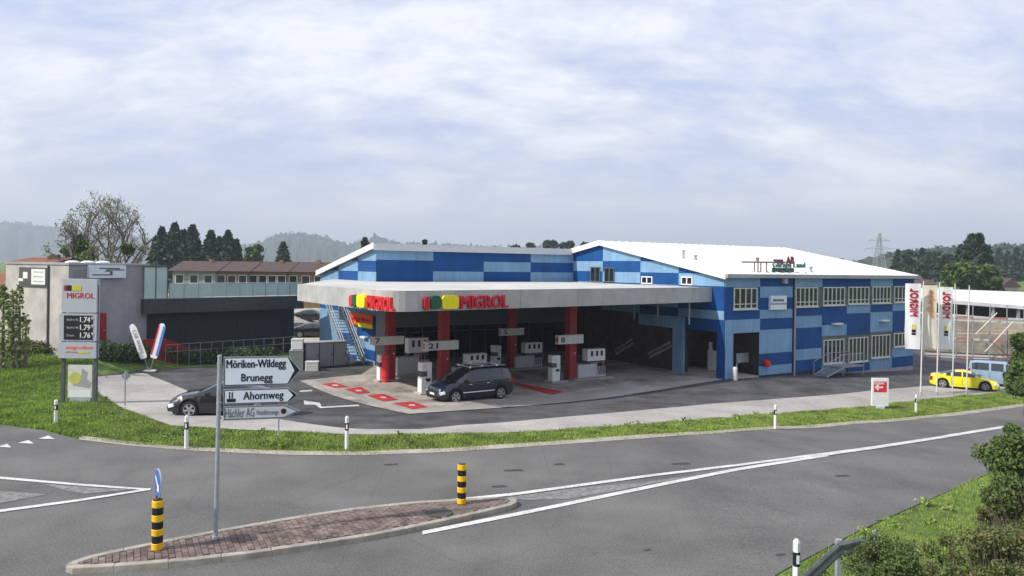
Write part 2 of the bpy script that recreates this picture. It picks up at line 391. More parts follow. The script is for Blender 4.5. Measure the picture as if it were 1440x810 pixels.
def cols(wall, const, px0, px1, rows, cl=None):
    f = onY if wall == 'Y' else onX
    s0 = getattr(f(px0, 400, const), 'x' if wall == 'Y' else 'y'); s1 = getattr(f(px1, 400, const), 'x' if wall == 'Y' else 'y')
    rev = s0 > s1
    for (y0, y1, c) in rows:
        z1 = f(px0, y0, const).z if not isinstance(y0, tuple) else y0[0]
        z0 = f(px0, y1, const).z if not isinstance(y1, tuple) else y1[0]
        panel(wall, const, min(s0,s1), max(s0,s1), z0, z1, {'d': blue_d, 'l': blue_l, 's': spandrel, 'p': plaster, 'k': darkw}[c], cl)
BOT = -3.2
X1, X2 = onY(1030.5, 500, 0).x, onY(1068, 500, 0).x; ZO = onY(1031, 469, 0).z
Y1a, Y1b, Y1c, Y1d = (onX(p, 500, 0).y for p in (1008, 963, 948, 900)); ZO3 = onX(1008, 467, 0).z
# solid core walls
co = bmb()
co.box(.0, X1, .0, .3, BOT, ZE-.02); co.box(X1, X2, 0, .3, ZO, ZE-.02); co.box(X2, LEN, 0, .3, BOT, ZE-.02)
def gz(y): return (ZE+kR*y if y < YR else ZR-kL*(y-YR))-.05
def wallX(X, ys, zb, th=.3):
    for a, b in zip(ys, ys[1:]):
        vs = []
        for xx in (X, X+th):
            vs += [(xx,a,zb),(xx,b,zb),(xx,b,gz(b)),(xx,a,gz(a))]
        co.add(vs, [(0,3,2,1),(4,5,6,7),(0,1,5,4),(1,2,6,5),(2,3,7,6),(3,0,4,7)])
wallX(0, [.3, Y1a], BOT); wallX(0, [Y1a, Y1b], ZO3); wallX(0, [Y1b, YR, YQ+.3], BOT)
wallX(LEN-.3, [.3, YR, YL], BOT)
wallX(XQ, [YQ, YL], BOT)
co.box(XQ+.3, 0, YQ, YQ+.3, 3.2, gz(YQ)); co.box(XQ+.3, -.0, YQ+6, YQ+6.2, BOT, 4); co.box(XQ+.3, LEN-.3, YL-.3, YL, BOT, gz(YL))
co.box(.3, 8, YQ+.3, YQ+.5, BOT, 3)
B(co, 'wall', core)
# covered passage behind the two openings at the corner
ps = bmb(); ps.box(.3, X2+.5, 5.6, 5.8, BOT, ZO3+.2); ps.box(X2+.3, X2+.5, .3, 5.6, BOT, ZO3+.2); ps.box(.3, X2+.3, .3, 5.6, ZO+.05, ZO+.2)
B(ps, 'passage_wall', darkw)
pf = bmb(); pf.box(.02, X2, .02, 5.6, -1.6, FL+.06); B(pf, 'passage_floor', conc_pad)
# W4 : the long two-storey face
eT = (ZE-.03,)
cols('Y', 0, 1019.5, 1030.5, [(404, 700, 'l')][:0])
panel('Y', 0, 0, X1, FL, onY(1021,450,0).z, blue_l); panel('Y', 0, X1, X2, ZO, onY(1021,450,0).z, blue_l)
cols('Y', 0, 1019.3, 1068.5, [(eT, 403.9, 'l'), (403.9, 450, 'd')])
cols('Y', 0, 1068.5, 1114.4, [(eT, 402.8, 'd'), (402.8, 419, 'l'), (419, 435.5, 'd'), (435.5, 448.3, 'l'), (448.3, 463.9, 'd'), (463.9, 497.8, 'l'), (497.8, 515, 'd'), (515, (-1.15,), 'l')])
cols('Y', 0, 1117.3, 1156, [(eT, 403.6, 'l'), (403.6, 433.3, 's'), (433.3, 444.5, 'd'), (444.5, 461.7, 'l'), (461.7, 491.7, 'd'), (491.7, 507.2, 'l'), (507.2, (-1.15,), 'd')])
zc = (onY(1191,523.5,0).z,); zw = onY(1156.7,403.3,0).z
cols('Y', 0, 1156, 1191, [(eT, 403.3, 'd'), (403.3, 431.3, 's'), (431.3, 457, 'd'), (457, 473, 'l'), (473, 513.5, 's'), (513.5, zc, 'l')])
cols('Y', 0, 1191, 1224, [(eT, 402.9, 'd'), (402.9, 429.5, 's'), (429.5, 441, 'l'), (441, 471.5, 'd'), (471.5, 511.3, 's'), (511.3, zc, 'd')])
cols('Y', 0, 1224, 1255.2, [(eT, 402.5, 'l'), (402.5, 428.8, 's'), (428.8, 439, 'd'), (439, 467.4, 'l'), (467.4, 505.8, 's'), (505.8, zc, 'l')])
cols('Y', 0, 1255.2, 1285, [(eT, 402.2, 'd'), (402.2, 426.7, 's'), (426.7, 437.3, 'l'), (437.3, 467, 'd'), (467, 489.5, 's'), (489.5, 502.5, 'l'), (502.5, zc, 'd')])
pl = bmb(); pl.box(onY(1068.5,500,0).x, LEN+.02, -.05, 0, BOT, zc[0]-.01); B(pl, 'plinth', plaster)
dp = bmb(); xd = onY(1116, 450, 0).x; dp.tube((xd,-.12,FL-.3),(xd,-.12,ZE-.1),.07,n=8); B(dp, 'downpipe', galv)
# windows
def window(wall, const, px0, px1, y0, y1, n, rail=.22, fm=offwhite, sill=True, gm_=glass):
    f = onY if wall == 'Y' else onX; k = 'x' if wall == 'Y' else 'y'
    s0 = getattr(f(px0, y0, const), k); s1 = getattr(f(px1, y0, const), k); z1 = f(px0, y0, const).z; z0 = f(px0, y1, const).z
    if s0 > s1: s0, s1 = s1, s0
    def bx(mb, a, b, d0, d1, c, d): 
        return mb.box(a, b, const-d1, const-d0, c, d) if wall == 'Y' else mb.box(const-d1, const-d0, a, b, c, d)
    fr = bmb(); w = .075; bx(fr, s0, s1, .036, .10, z1-w, z1); bx(fr, s0, s1, .036, .10, z0, z0+w)
    for i in range(n+1):
        c = s0+w/2+(s1-s0-w)*i/n; bx(fr, c-w/2, c+w/2, .036, .10, z0+w, z1-w)
    bx(fr, s0+w, s1-w, .045, .085, z0+rail*(z1-z0), z0+rail*(z1-z0)+.05) if rail else None
    wo_ = B(fr, 'window', fm)
    for i in range(n):
        a = s0+w+(s1-s0-w)*i/n; b = a+(s1-s0-w)/n-w; p = bmb(); bx(p, a, b, .037, .042, z0+w, z1-w); B(p, 'pane', gm_, wo_)
    if sill: q = bmb(); bx(q, s0-.06, s1+.06, .036, .17, z0-.07, z0-.004); B(q, 'sill', offwhite, wo_)
window('Y', 0, 1031, 1064, 404.6, 435, 4)
for a, b, t, s in ((1118,1149,404,431.5),(1156.8,1187,403.7,429.6),(1192,1221,403.2,427.6),(1226,1251.5,402.8,426.6),(1256.5,1284,402.4,425.2)): window('Y', 0, a, b, t, s, 5)
for a, b, t, s in ((1157,1186,478,512),(1192.3,1219.5,475,509.8),(1224.6,1250.5,471.5,503.7),(1256.3,1284,468.6,488)): window('Y', 0, a, b, t, s, 5, 0)
def lamp(px, py, w, wall='Y', const=0):
    f = onY if wall == 'Y' else onX; p = f(px, py, const); mb = bmb()
    if wall == 'Y': mb.bbox(p.x-w/2, p.x+w/2, const-.35, const-.035, p.z-.06, p.z+.06)
    else: mb.bbox(const-.35, const-.035, p.y-w/2, p.y+w/2, p.z-.06, p.z+.06)
    B(mb, 'wall_lamp', white)
lamp(1174.5, 455, 1.0); lamp(1240.5, 450.5, 1.0)
p = onY(1101, 395, 0); mb = bmb(); mb.bbox(p.x-.18, p.x+.18, -.3, -.035, p.z-.18, p.z+.18); B(mb, 'alarm_box', grey)
# W3 gable face towards the pumps
zt1, zt2, zt3 = onX(901,367.3,0).z, onX(955,384.3,0).z, onX(1021,403.5,0).z
zt2 = onX(848,381.8,0).z
zr = [zt1, (zt2+onX(955,384,0).z)/2, onX(1019,403.3,0).z, onX(1019,437.5,0).z, onX(1019,450.5,0).z]
clp = [(ZE-.08, kR), (ZR-.08+kL*YR, -kL)]
yc = [onX(p, 380, 0).y for p in (1019.5, 955, 901, 848, 806.5)]
pat = ['ldlb', ] 
cl3 = [[None,'d','l','b','l'], ['d','l','d','b','l'], ['l','d','l','l','d'], ['d','l','d','d','l']]
for i in range(4):
    top = 12
    zz_ = [top]+zr
    cc = cl3[i]
    if i == 0: seq = [('d',1),('l',2),('d',3),('l',4)]; 
    if i == 1: seq = [('d',0),('l',1),('d',2),('l',3),('d',4)]
    if i == 2: seq = [('l',0),('d',1),('l',2),('d',3),('l',4)]
    if i == 3: seq = [('d',0),('l',1),('d',2),('l',3),('d',4)]
    for c, k in seq:
        panel('X', 0, yc[i], yc[i+1], zz_[k+1], zz_[k], blue_d if c == 'd' else blue_l, clp)
panel('X', 0, Y1a, Y1b, ZO3, zr[4], blue_d); panel('X', 0, 0, Y1a, FL, zr[4], blue_d); panel('X', 0, Y1b, Y1c, FL, zr[4], blue_l, th=.2)
zbm0, zbm1 = onX(948,461,0).z, onX(948,444,0).z
panel('X', 0, Y1c, Y1d, zbm0, zbm1-.02, blue_l, th=.25, name='beam_cladding')
panel('X', 0, Y1c, YQ, FL+.12, zbm0, darkw, th=.04, name='dark_wall_panel')
panel('X', 0, Y1d, YQ, zbm0, zr[4], darkw, th=.04, name='dark_wall_panel')
# faint diagonal posters on the dark wall
for (pa, pb, pc) in (((913,497),(944,481),.45), ((866,493),(890,477),.45)):
    a = onX(*pa, 0); b = onX(*pb, 0); mb = bmb(); d = (b-a); L_ = math.hypot(d.y, d.z); mb.X = BM
    fr_ = [(-.06, a.y, a.z), (-.06, b.y, b.z), (-.06, b.y, b.z-pc), (-.06, a.y, a.z-pc)]
    v, f = textgeo('SHOP' if pa[0] > 900 else 'CAR', .02); ez_ = Vector((0,d.y,d.z)).normalized(); eu = Vector((0,-ez_.z,ez_.y)) if d.y > 0 else Vector((0,ez_.z,-ez_.y))
    if eu.z < 0: eu = -eu
    st = mb
    for k in range(2):
        st.tube(Vector((-.07,a.y,a.z))-eu*(.3*k), Vector((-.07,b.y,b.z))-eu*(.3*k), .10, n=6)
    B(mb, 'wall_graphic', mat('faint_graphic', (.34,.26,.21), .9, .5, 6.))
for a, b, t, s in ((819,829,374,395.5),(834.5-.0,846,374,395.5),): pass
window('X', 0, 831.5, 845, 375, 396, 2, 0, spandrel, False); window('X', 0, 851, 865, 376, 396.5, 2, 0, spandrel, False)
window('X', 0, 903, 918.5, 388.5, 399, 2, 0, white, False); window('X', 0, 959, 975, 388.8, 400.5, 2, 0, white, False)
# W2 upper wall face
zq = [8, onY(609,366.7,YQ).z, onY(609,381.4,YQ).z, 3.3]
xc = [onY(p, 370, YQ).x for p in (529.5, 609, 680, 746, 806)]
for i, sq in enumerate((('l',0,1),('d',1,3)), 0): panel('Y', YQ, xc[0], xc[1], zq[sq[2]], zq[sq[1]], blue_d if sq[0]=='d' else blue_l, [(gz(YQ)+.0,0)])
T = [(gz(YQ), 0)]
for i, seq in ((1, (('d',0,2),('l',2,3))), (2, (('d',0,1),('l',1,2),('d',2,3))), (3, (('l',0,1),('d',1,2),('l',2,3)))):
    for c, a, b in seq: panel('Y', YQ, xc[i], xc[i+1], zq[b], zq[a], blue_d if c=='d' else blue_l, T)
# W1 gable end
yw = [onX(p, 380, XQ).y for p in (529.5, 504, 476.5, 451)]; cw = [(ZR-.08+kL*YR, -kL)]
zw1 = [8, onX(528,366.9,XQ).z, onX(528,382.2,XQ).z, onX(528,401,XQ).z, onX(528,429,XQ).z, onX(528,445,XQ).z, onX(528,478,XQ).z, onX(528,494,XQ).z, onX(528,508,XQ).z, BOT]
for i, seq in ((0, 'ldl'+'lldldl'), (1, 'dld'+'dlldlld'), (2, 'ldl'+'ddldldd')):
    seq = {0: 'ldldldldl', 1: 'dlddlldld', 2: 'ldlddllld'}[i]
    for k, c in enumerate(seq): panel('X', XQ, yw[i], yw[i+1], zw1[k+1], zw1[k], blue_d if c=='d' else blue_l, cw)
lamp(515.5, 474, .9, 'X', XQ)
# corner pillar, shop front of W2 under the canopy
sf = bmb(); sf.box(XQ+.02, XQ+1.0, YQ-.04, YQ+.3, BOT, 3.25); B(sf, 'corner_pillar', grey)
zf1, zf0 = onY(600,444,YQ).z, onY(600,459,YQ).z
sf = bmb(); sf.box(XQ+1.0, -.05, YQ-.10, YQ+.3, zf0, zf1+.4); B(sf, 'shopfront_fascia', mat('shop_fascia', (.10,.125,.125), .6, .1))
n = 12; x0, x1 = XQ+1.0, -.25; w = (x1-x0)/n
fr = bmb()
for i in range(n+1): fr.box(x0+w*i-.035 if i else x0, x0+w*i+.035 if i < n else x1, YQ, YQ+.1, FL, zf0)
fr.box(x0, x1, YQ+.005, YQ+.095, FL, FL+.25); fr.box(x0, x1, YQ+.005, YQ+.095, FL+2.3, FL+2.36)
shopw = B(fr, 'shop_window', dgrey)
gclear = mat('shop_glass', (.02,.03,.03), .05, .1, spec=.9)
gclear.node_tree.nodes['Principled BSDF'].inputs['Transmission Weight'].default_value = .85
gclear.node_tree.nodes['Principled BSDF'].inputs['IOR'].default_value = 1.02
for i in range(n):
    p = bmb(); p.box(x0+w*i+.035, x0+w*(i+1)-.035, YQ+.04, YQ+.05, FL+.25, FL+2.3); B(p, 'pane', gclear, shopw)
    p = bmb(); p.box(x0+w*i+.035, x0+w*(i+1)-.035, YQ+.04, YQ+.05, FL+2.36, zf0); B(p, 'pane', gclear, shopw)
sh = bmb(); sh.box(x0, x1, YQ+.3, YQ+6, FL-.3, FL+.02); B(sh, 'shop_floor', conc_pad)
cms = [offwhite, yellow, redb, grey, blue_l, orange]
def shelf(x, y, wd):
    t = thing('shop_shelf', f'{random.choice(["tall","stocked","crowded"])} shelf', 'shelf')
    return t
# roof
def roofz(y, o=0): return (ZE+kR*y if y <= YR else ZR-kL*(y-YR))+o
def roofslab(name, x0, x1, y0, y1):
    mb = bmb(); vs = []
    for o in (0, .22):
        vs += [(x0,y0,roofz(y0,o)),(x1,y0,roofz(y0,o)),(x1,y1,roofz(y1,o)),(x0,y1,roofz(y1,o))]
    mb.add(vs, [(0,3,2,1),(4,5,6,7),(0,1,5,4),(1,2,6,5),(2,3,7,6),(3,0,4,7)]); r = B(mb, name, whiteroof)
    rb_ = bmb(); x = x0+.4
    while x < x1-.1:
        rb_.add([(x-.03,y0,roofz(y0,.22)),(x+.03,y0,roofz(y0,.22)),(x+.03,y1,roofz(y1,.22)),(x-.03,y1,roofz(y1,.22)),(x-.03,y0,roofz(y0,.27)),(x+.03,y0,roofz(y0,.27)),(x+.03,y1,roofz(y1,.27)),(x-.03,y1,roofz(y1,.27))],
                [(4,5,6,7),(0,1,5,4),(1,2,6,5),(2,3,7,6),(3,0,4,7)]); x += .8
    s_ = B(rb_, 'standing_seams', whiteroof, r); s_['kind'] = 'stuff'; return r
roofslab('roof', -.35, LEN+.3, -.3, YR); roofslab('roof', -.35, LEN+.3, YR, YL+.3)
roofslab('roof', XQ-.35, -.35, YQ-.3, YL+.3)
def verge(x, ys):
    mb = bmb()
    for a, b in zip(ys, ys[1:]):
        vs = []
        for xx in (x-.06, x):
            vs += [(xx,a,roofz(a,-.12)),(xx,b,roofz(b,-.12)),(xx,b,roofz(b,.30)),(xx,a,roofz(a,.30))]
        mb.add(vs, [(0,3,2,1),(4,5,6,7),(0,1,5,4),(1,2,6,5),(2,3,7,6),(3,0,4,7)][:])
    B(mb, 'verge_board', white)
verge(-.35, [-.3, YR, YQ]); verge(XQ-.35, [YQ-.3, YL+.3]); 
g_ = bmb(); g_.box(-.35, LEN+.3, -.46, -.3, roofz(-.3,-.02), roofz(-.3,.24)); B(g_, 'gutter', grey)
g_ = bmb(); g_.box(XQ-.35, -.42, YQ-.38, YQ-.3, roofz(YQ,-.20), roofz(YQ,.30)); B(g_, 'eaves_board', mat('eaves_board', (.55,.56,.58), .5, .05))
for px, py, h in ((961,365,.55),(978,366,.3),(1120+20,382,.3)):
    for yy in np.arange(1, YR, .5):
        q = BI @ hit(px, py, eb, BM @ Vector((0,yy,0)))
        if q.z < roofz(yy, .22): break
    mb = bmb(); mb.tube((q.x, yy, roofz(yy)), (q.x, yy, roofz(yy)+.22+h), .1, n=10); mb.tube((q.x, yy, roofz(yy)+.22+h), (q.x, yy, roofz(yy)+.3+h), .17, n=10); B(mb, 'roof_vent', grey)
# roof sign on a frame
rs = thing('roof_sign', 'weathered green and red lettering on a frame above the eaves of the blue building', 'sign', BM @ Vector((3.2,1,ZE)), BZ)
xA = [onY(p, 375, .6).x for p in (1043, 1065, 1086, 1116, 1130)]
zb = roofz(.6,.22); zA = onY(1090, 376, .6).z
mb = bmb(); mb.box(xA[2], xA[3], .55, .65, zb-.05, onY(1090,376.5,.6).z); mb.build('sign_base', mat('dark_green', (.05,.10,.08), .6), rs)
mb = bmb(); mb.tube((xA[0],.6,onY(1045,368.5,.6).z),(xA[3],.6,onY(1045,367.5,.6).z),.06)
for px in (1061,1066,1070,1078,1088,1112):
    x = onY(px,370,.6).x; mb.tube((x,.6,zb-.1),(x,.6,onY(1045,367,.6).z),.045)
mb.tube((xA[1],.6,onY(1065,367,.6).z),(xA[1],.6,onY(1065,362,.6).z),.12); mb.build('frame', mat('rust_frame', (.26,.20,.15), .8), rs)
mb = bmb(); text(mb, 'Garage Land', (onY(1084,378,.6).x,.5,onY(1084,378.5,.6).z), (1,0,0), (0,0,1), xA[4]-onY(1084,378,.6).x, .55, .08, .05); mb.build('green_lettering', mat('sign_green_faded', (.08,.24,.19), .6), rs)
mb = bmb(); mb.box(onY(1087,370,.6).x, onY(1100,370,.6).x, .5, .58, onY(1090,370.5,.6).z, onY(1090,364.5,.6).z)
text(mb, 'AB', (onY(1103,370,.6).x,.5,onY(1103,371,.6).z), (1,0,0), (0,0,1), .9, .55, .08, .04); mb.build('red_lettering', mat('sign_red_faded', (.26,.07,.08), .6), rs)
# small white box sign on the wall
ws = thing('wall_sign', 'white box sign beside the upper left window of the blue building', 'sign', BM @ Vector((X2,0,2)), BZ)
a, b = onY(1083.5,416,-.2), onY(1105.5,435,-.2); mb = bmb(); mb.bbox(a.x, b.x, -.25, -.04, b.z, a.z); mb.build('sign_box', signw, ws)
mb = bmb(); text(mb, 'PNEUHAUS', (a.x+.2,-.26,a.z-.4), (1,0,0), (0,0,1), (b.x-a.x)*.7, .18, .015, .02); mb.build('lettering', dgrey, ws)
mb = bmb(); mb.box(a.x+.02, b.x-.02, -.265, -.252, b.z+.34, b.z+.48); mb.build('grey_band', grey, ws)
# things along W4
def W4(px, py, off, z=None): 
    p = onY(px, py, -off); return BM @ Vector((p.x, -off, p.z if z is None else z))
hy = thing('fire_hydrant', 'red fire hydrant box against the blue wall left of the downpipe', 'hydrant', W4(1081,519,.4), BZ)
q = onY(1081, 512, -.35); mb = bmb(); mb.X = BM @ Matrix.Translation((q.x,-.35,q.z))
mb.lathe([(.14,-.18),(.21,-.12),(.24,0),(.21,.12),(.14,.18)], 14, ax='y', c=(0,.1,0)); mb.build('reel', redb, hy)
mb = bmb(); mb.X = BM @ Matrix.Translation((q.x,-.35,q.z)); mb.box(-.34,.02,.1,.31,.05,.32); mb.build('cover', redm, hy)
bo = thing('white_bollard', 'white round bollard at the blue building corner beside the dark opening', 'bollard', W4(1033.5,538,.5,FL))
mb = MB(); c = bo.location; mb.lathe([(.16,0),(.16,.78),(.12,.88),(.0,.9)], 14, c=tuple(c)); mb.build('post', offwhite, bo)
# metal steps at the lower door
xs0, xs1 = onY(1152,520,0).x, onY(1190,520,0).x; zd = onY(1157,513,0).z
st = thing('door_steps', 'grey metal steps with handrail climbing to the glazed door of the blue building', 'stairs', BM @ Vector((xs0,-1,FL-.6)), BZ)
mb = bmb(); mb.box(xs0+.9, xs1+.2, -1.3, -.1, zd-.12, zd-.04); mb.build('landing', galv, st)
gzs = zt(*(BM @ Vector((xs0,-.8,0)))[:2]); nst = 7
for i in range(nst):
    z = gzs+(zd-.1-gzs)*(i+1)/(nst+1); x = xs0-.9+1.8*i/(nst-1)*.97
    mb = bmb(); mb.box(x, x+.28, -1.3, -.15, z-.03, z+.02); mb.build('step', galv, st)
for y in (-1.3, -.12):
    mb = bmb(); mb.tube((xs0-.9,y,gzs+.05),(xs0+.95,y,zd-.12),.045); mb.tube((xs0-.8,y,gzs+1.05),(xs0+.95,y,zd+.85),.025); mb.tube((xs0+.95,y,zd+.85),(xs1+.2,y,zd+.85),.025)
    for x, z0_, z1_ in ((xs0-.8,gzs,gzs+1.05),(xs0+.95,gzs,zd+.85),(xs1+.2,gzs,zd+.85)): mb.tube((x,y,z0_),(x,y,z1_),.03)
    mb.build('handrail', galv, st)
# trolley sign inside the opening
ts = thing('notice_board', 'grey board on two white legs inside the dark corner opening', 'board', BM @ Vector((1.4,1.2,FL)), BZ)
a_, b_ = onY(1036,497,1.2), onY(1054,509,1.2); mb = bmb(); mb.box(a_.x,b_.x,1.18,1.22,b_.z,a_.z); mb.build('panel', grey, ts)
for x in (a_.x+.05, b_.x-.05): mb = bmb(); mb.tube((x,1.23,FL+.06),(x,1.23,a_.z),.035); mb.build('leg', white, ts)
mb = bmb(); q = onX(999.5,487,2.5); mb.box(2.45,2.5,q.y-.15,q.y+.15,q.z-.3,q.z+.3); mb.box(2.5,2.9,q.y-.3,q.y+.3,FL+.06,q.z-.3); dm = mb.build('vending_machine', [paper], None); tag(dm, 'dark cabinet with pale notice inside the corner passage', 'machine')
# ------------------------------------------------------------------ canopy
ZT, ZB = 4.95, 3.95
Cc = D(549, 411, 36.0); E_ = BM @ Vector((0, onX(1000,412,0).y, 0)); Lk = D(421, 402, 46.)
Q_ = BM @ Vector((-.14, YQ-.14, 0)); Q2_ = BM @ Vector((XQ-.05, YQ-.14, 0)); Wb = BM @ Vector((XQ-.08, onX(470,398,XQ).y, 0))
E_ = E_-(ea*.05)
can = thing('petrol_station_canopy', 'flat pale concrete canopy with red lettering over the petrol pumps', 'canopy', (Cc.x+4, Cc.y+8, FL))
c2 = Vector((Cc.x, Cc.y)); e2 = Vector((E_.x, E_.y)); l2 = Vector((Lk.x, Lk.y))
dE = (e2-c2).normalized(); dL = (l2-c2).normalized(); r = 1.5
arc = [((1-t)**2)*(c2+dL*r)+2*t*(1-t)*c2+t*t*(c2+dE*r) for t in [i_/8 for i_ in range(9)]]
edge = [l2]+arc+[e2]
outer = [(p.x,p.y) for p in edge]+[(BM @ Vector((-.14, y_, 0)))[:2] for y_ in ()]+[(Q_.x,Q_.y),(Q2_.x,Q2_.y),(Wb.x,Wb.y)]
poly = outer[::-1]
def ccw(p): return p if sum(p[i][0]*p[(i+1)%len(p)][1]-p[(i+1)%len(p)][0]*p[i][1] for i in range(len(p))) > 0 else p[::-1]
mb = MB(); mb.prism(ccw(outer), ZT-.25, ZT-.03); mb.build('roof_deck', canroof, can)
mb = MB(); mb.prism(ccw(outer), ZB+.05, ZB+.15); mb.build('soffit', soffit, can)
def fascia(a, b, z0=ZB, z1=ZT, th=.12):
    d = (b-a).normalized(); nrm = Vector((d.y, -d.x)); g = .008
    a = a+d*g; b = b-d*g; pts = [a, b, b-nrm*th*-1, a-nrm*th*-1]
    mb = MB(); mb.prism(ccw([(p.x,p.y) for p in pts]), z0, z1); return mb.build('fascia_panel', fasciam, can)
def split(a, b, w):
    n = max(1, round((b-a).length/w)); return [(a+(b-a)*i/n, a+(b-a)*(i+1)/n) for i in range(n)]
for a, b in split(arc[-1], e2, 2.1): fascia(a, b)
for a, b in split(l2, arc[0], 1.6): fascia(a, b)
cm_ = MB()   # rounded corner: one curved panel
vs = []
for p, q in [(arc[i], (arc[min(i+1,8)]-arc[max(i-1,0)]).normalized()) for i in range(9)]:
    nr = Vector((q.y, -q.x)); 
    for z in (ZB, ZT): vs += [(p.x, p.y, z), (p.x+nr.x*.12, p.y+nr.y*.12, z)]
fs = []
for i in range(8):
    o = i*4; fs += [(o+1,o+5,o+7,o+3),(o,o+2,o+6,o+4),(o+2,o+3,o+7,o+6),(o,o+4,o+5,o+1)]
cm_.add(vs, fs); cp = cm_.build('corner_fascia_panel', fasciam, can)
# lettering standing on the fascia
def fline(px, py, a, d): 
    n = Vector((d.y, -d.x, 0)); p = hit(px, py, n, (a.x+n.x*.14, a.y+n.y*.14, 0)); return p
def sgn(items, a, d):
    n3 = Vector((d.y, -d.x, 0)); n3 = n3 if n3.y < 0 else -n3; ex = Vector((d.x, d.y, 0)); 
    if ex.x < 0: ex = -ex
    for nm, x0, x1, y0, y1, m, tx in items:
        pa = hit(x0, y1, n3, (a.x+n3.x*.13, a.y+n3.y*.13, 0)); pb = hit(x1, y1, n3, (a.x+n3.x*.13, a.y+n3.y*.13, 0)); pt = hit(x0, y0, n3, (a.x+n3.x*.13, a.y+n3.y*.13, 0))
        w = (pb-pa).length; h = pt.z-pa.z; mb = MB()
        if tx: text(mb, tx, pa, ex, (0,0,1), w, h, .16, .03, n3)
        else:
            mb.X = frame(pa, ex); k = min(.12, w/3); 
            mb.add([(0+k,0,0),(w-k,0,0),(w,0,h*.2),(w,0,h*.8),(w-k,0,h),(k,0,h),(0,0,h*.8),(0,0,h*.2)]+[(0+k,-.2,0),(w-k,-.2,0),(w,-.2,h*.2),(w,-.2,h*.8),(w-k,-.2,h),(k,-.2,h),(0,-.2,h*.8),(0,-.2,h*.2)],
                   [tuple(range(8)), tuple(range(15,7,-1))]+[(i,8+i,8+(i+1)%8,(i+1)%8) for i in range(8)])
        mb.build(nm, m, can)
letred = mat('letter_red', (.50,.012,.03), .4, .05)
sgn([('logo_piece',594,601.5,417,436,letred,None),('logo_block',603,617,416,434.5,green,None),('logo_block',619,642,415.5,434.5,yellow,None),('lettering',646,713,415.5,434.5,letred,'MIGROL')], arc[-1], dE)
sgn([('logo_piece',495.5,499.5,414.5,431,redb,None),('logo_block',500,505,414,431,green,None),('logo_block',506,517.5,413.5,431.5,yellow,None),('lettering',519,556,415,433.5,redb,'MIGROL')], l2, dL)
# migrolino sign on the gable end
p0 = hit(492,462,ea,BM @ Vector((XQ-.25,0,0)))
def X1s(px, py): return hit(px, py, ea, BM @ Vector((XQ-.30,0,0)))
ms_ = thing('shop_sign', 'orange and yellow lettered shop sign on the blue gable end under the canopy', 'sign', X1s(508,460))
for nm, x0, x1, y0, y1, m, tx in (('orange_panel',492,505,438,449,orange,None),('orange_panel',505,522,440,453,orange,None),('orange_panel',492,502,450,455,orange,None),('yellow_panel',503,522,453,459,yellow,None)):
    a = X1s(x0,y1); b = X1s(x1,y1); t_ = X1s(x0,y0); mb = MB(); mb.X = frame(a, (-eb)); w = (b-a).length; mb.bbox(0, w, 0, .16, 0, t_.z-a.z, .04); mb.build(nm, m, ms_)
a = X1s(493,450); mb = MB(); text(mb, 'migrolino', a-ea*.03, -eb, (0,0,1), (X1s(521,450)-a).length, .36, .05, .03, -ea); mb.build('lettering', redb, ms_)
a = X1s(503.5,460.5); mb = MB(); mb.X = frame(a, -eb); mb.box(0, (X1s(522,460)-a).length, -.01, .12, -.02, .08); mb.build('green_edge', green, ms_)

# forecourt pad and markings
pbk = [(BM @ Vector(v))[:2] for v in ((XQ,YQ,0),(0,YQ,0),(0,0,0))]
padp = [tuple(padA[:2]), tuple(padB[:2]), tuple(padC[:2]), tuple(pbk[0]), tuple(pbk[1]), tuple(pbk[2])]
pad = sheet('forecourt_pad', ccw(padp), .028, conc_pad); pad['label'] = 'stained concrete pad under the canopy'
kb = [(575,583),(421,536),(440,535.5),(580,578),(820,551),(1008,531.5),(1012,535)]
tag(sheet('pad_edge', gp(kb, 2), .036, concrete), 'pale concrete border of the forecourt pad', kind='structure')
def mark(name, pts, m, dz=.044, n=2, parent=None): return sheet(name, gp(pts, n), dz, m, None, parent)
rp = thing('red_floor_marking', 'row of four red rectangles painted along the left edge of the forecourt pad', 'floor marking', G(520,560))
for q in (((452,541),(470,538.5),(491,545),(471,546.5)), ((484,548),(508,545),(521,553),(503,555)), ((515,557),(540,554.5),(560,563),(540,565.5)), ((553,568),(580,565.5),(602,573.5),(580,576.5))):
    mark('red_rectangle', q, paint_r, parent=rp); cx = sum(a[0] for a in q)/4; cy = sum(a[1] for a in q)/4
    mark('white_arrow', [(cx-4,cy-.8),(cx+4,cy-.6),(cx+5,cy+1.2),(cx-3,cy+1.1)], paint_w, .056, 1, rp)
tag(mark('red_floor_strip', ((716,538),(731,540),(794,552),(776,556),(740,547)), paint_r), 'long red painted strip on the pad beside the front right pump', 'floor marking')
wa = thing('white_arrow_marking', 'white bent arrow painted on the dark forecourt asphalt', 'floor marking', G(470,570))
for q in (((427,563.5),(450,567),(452,572.5),(505,569.5),(505,571.5),(450,574.5),(445,570.5)), ((427,563.5),(428,569.5),(446,569.5),(450,567.5)), ((422,549.5),(439,548.5),(439,550.5),(421,551.5))): mark('stroke', q, paint_w, .02, 1, wa)

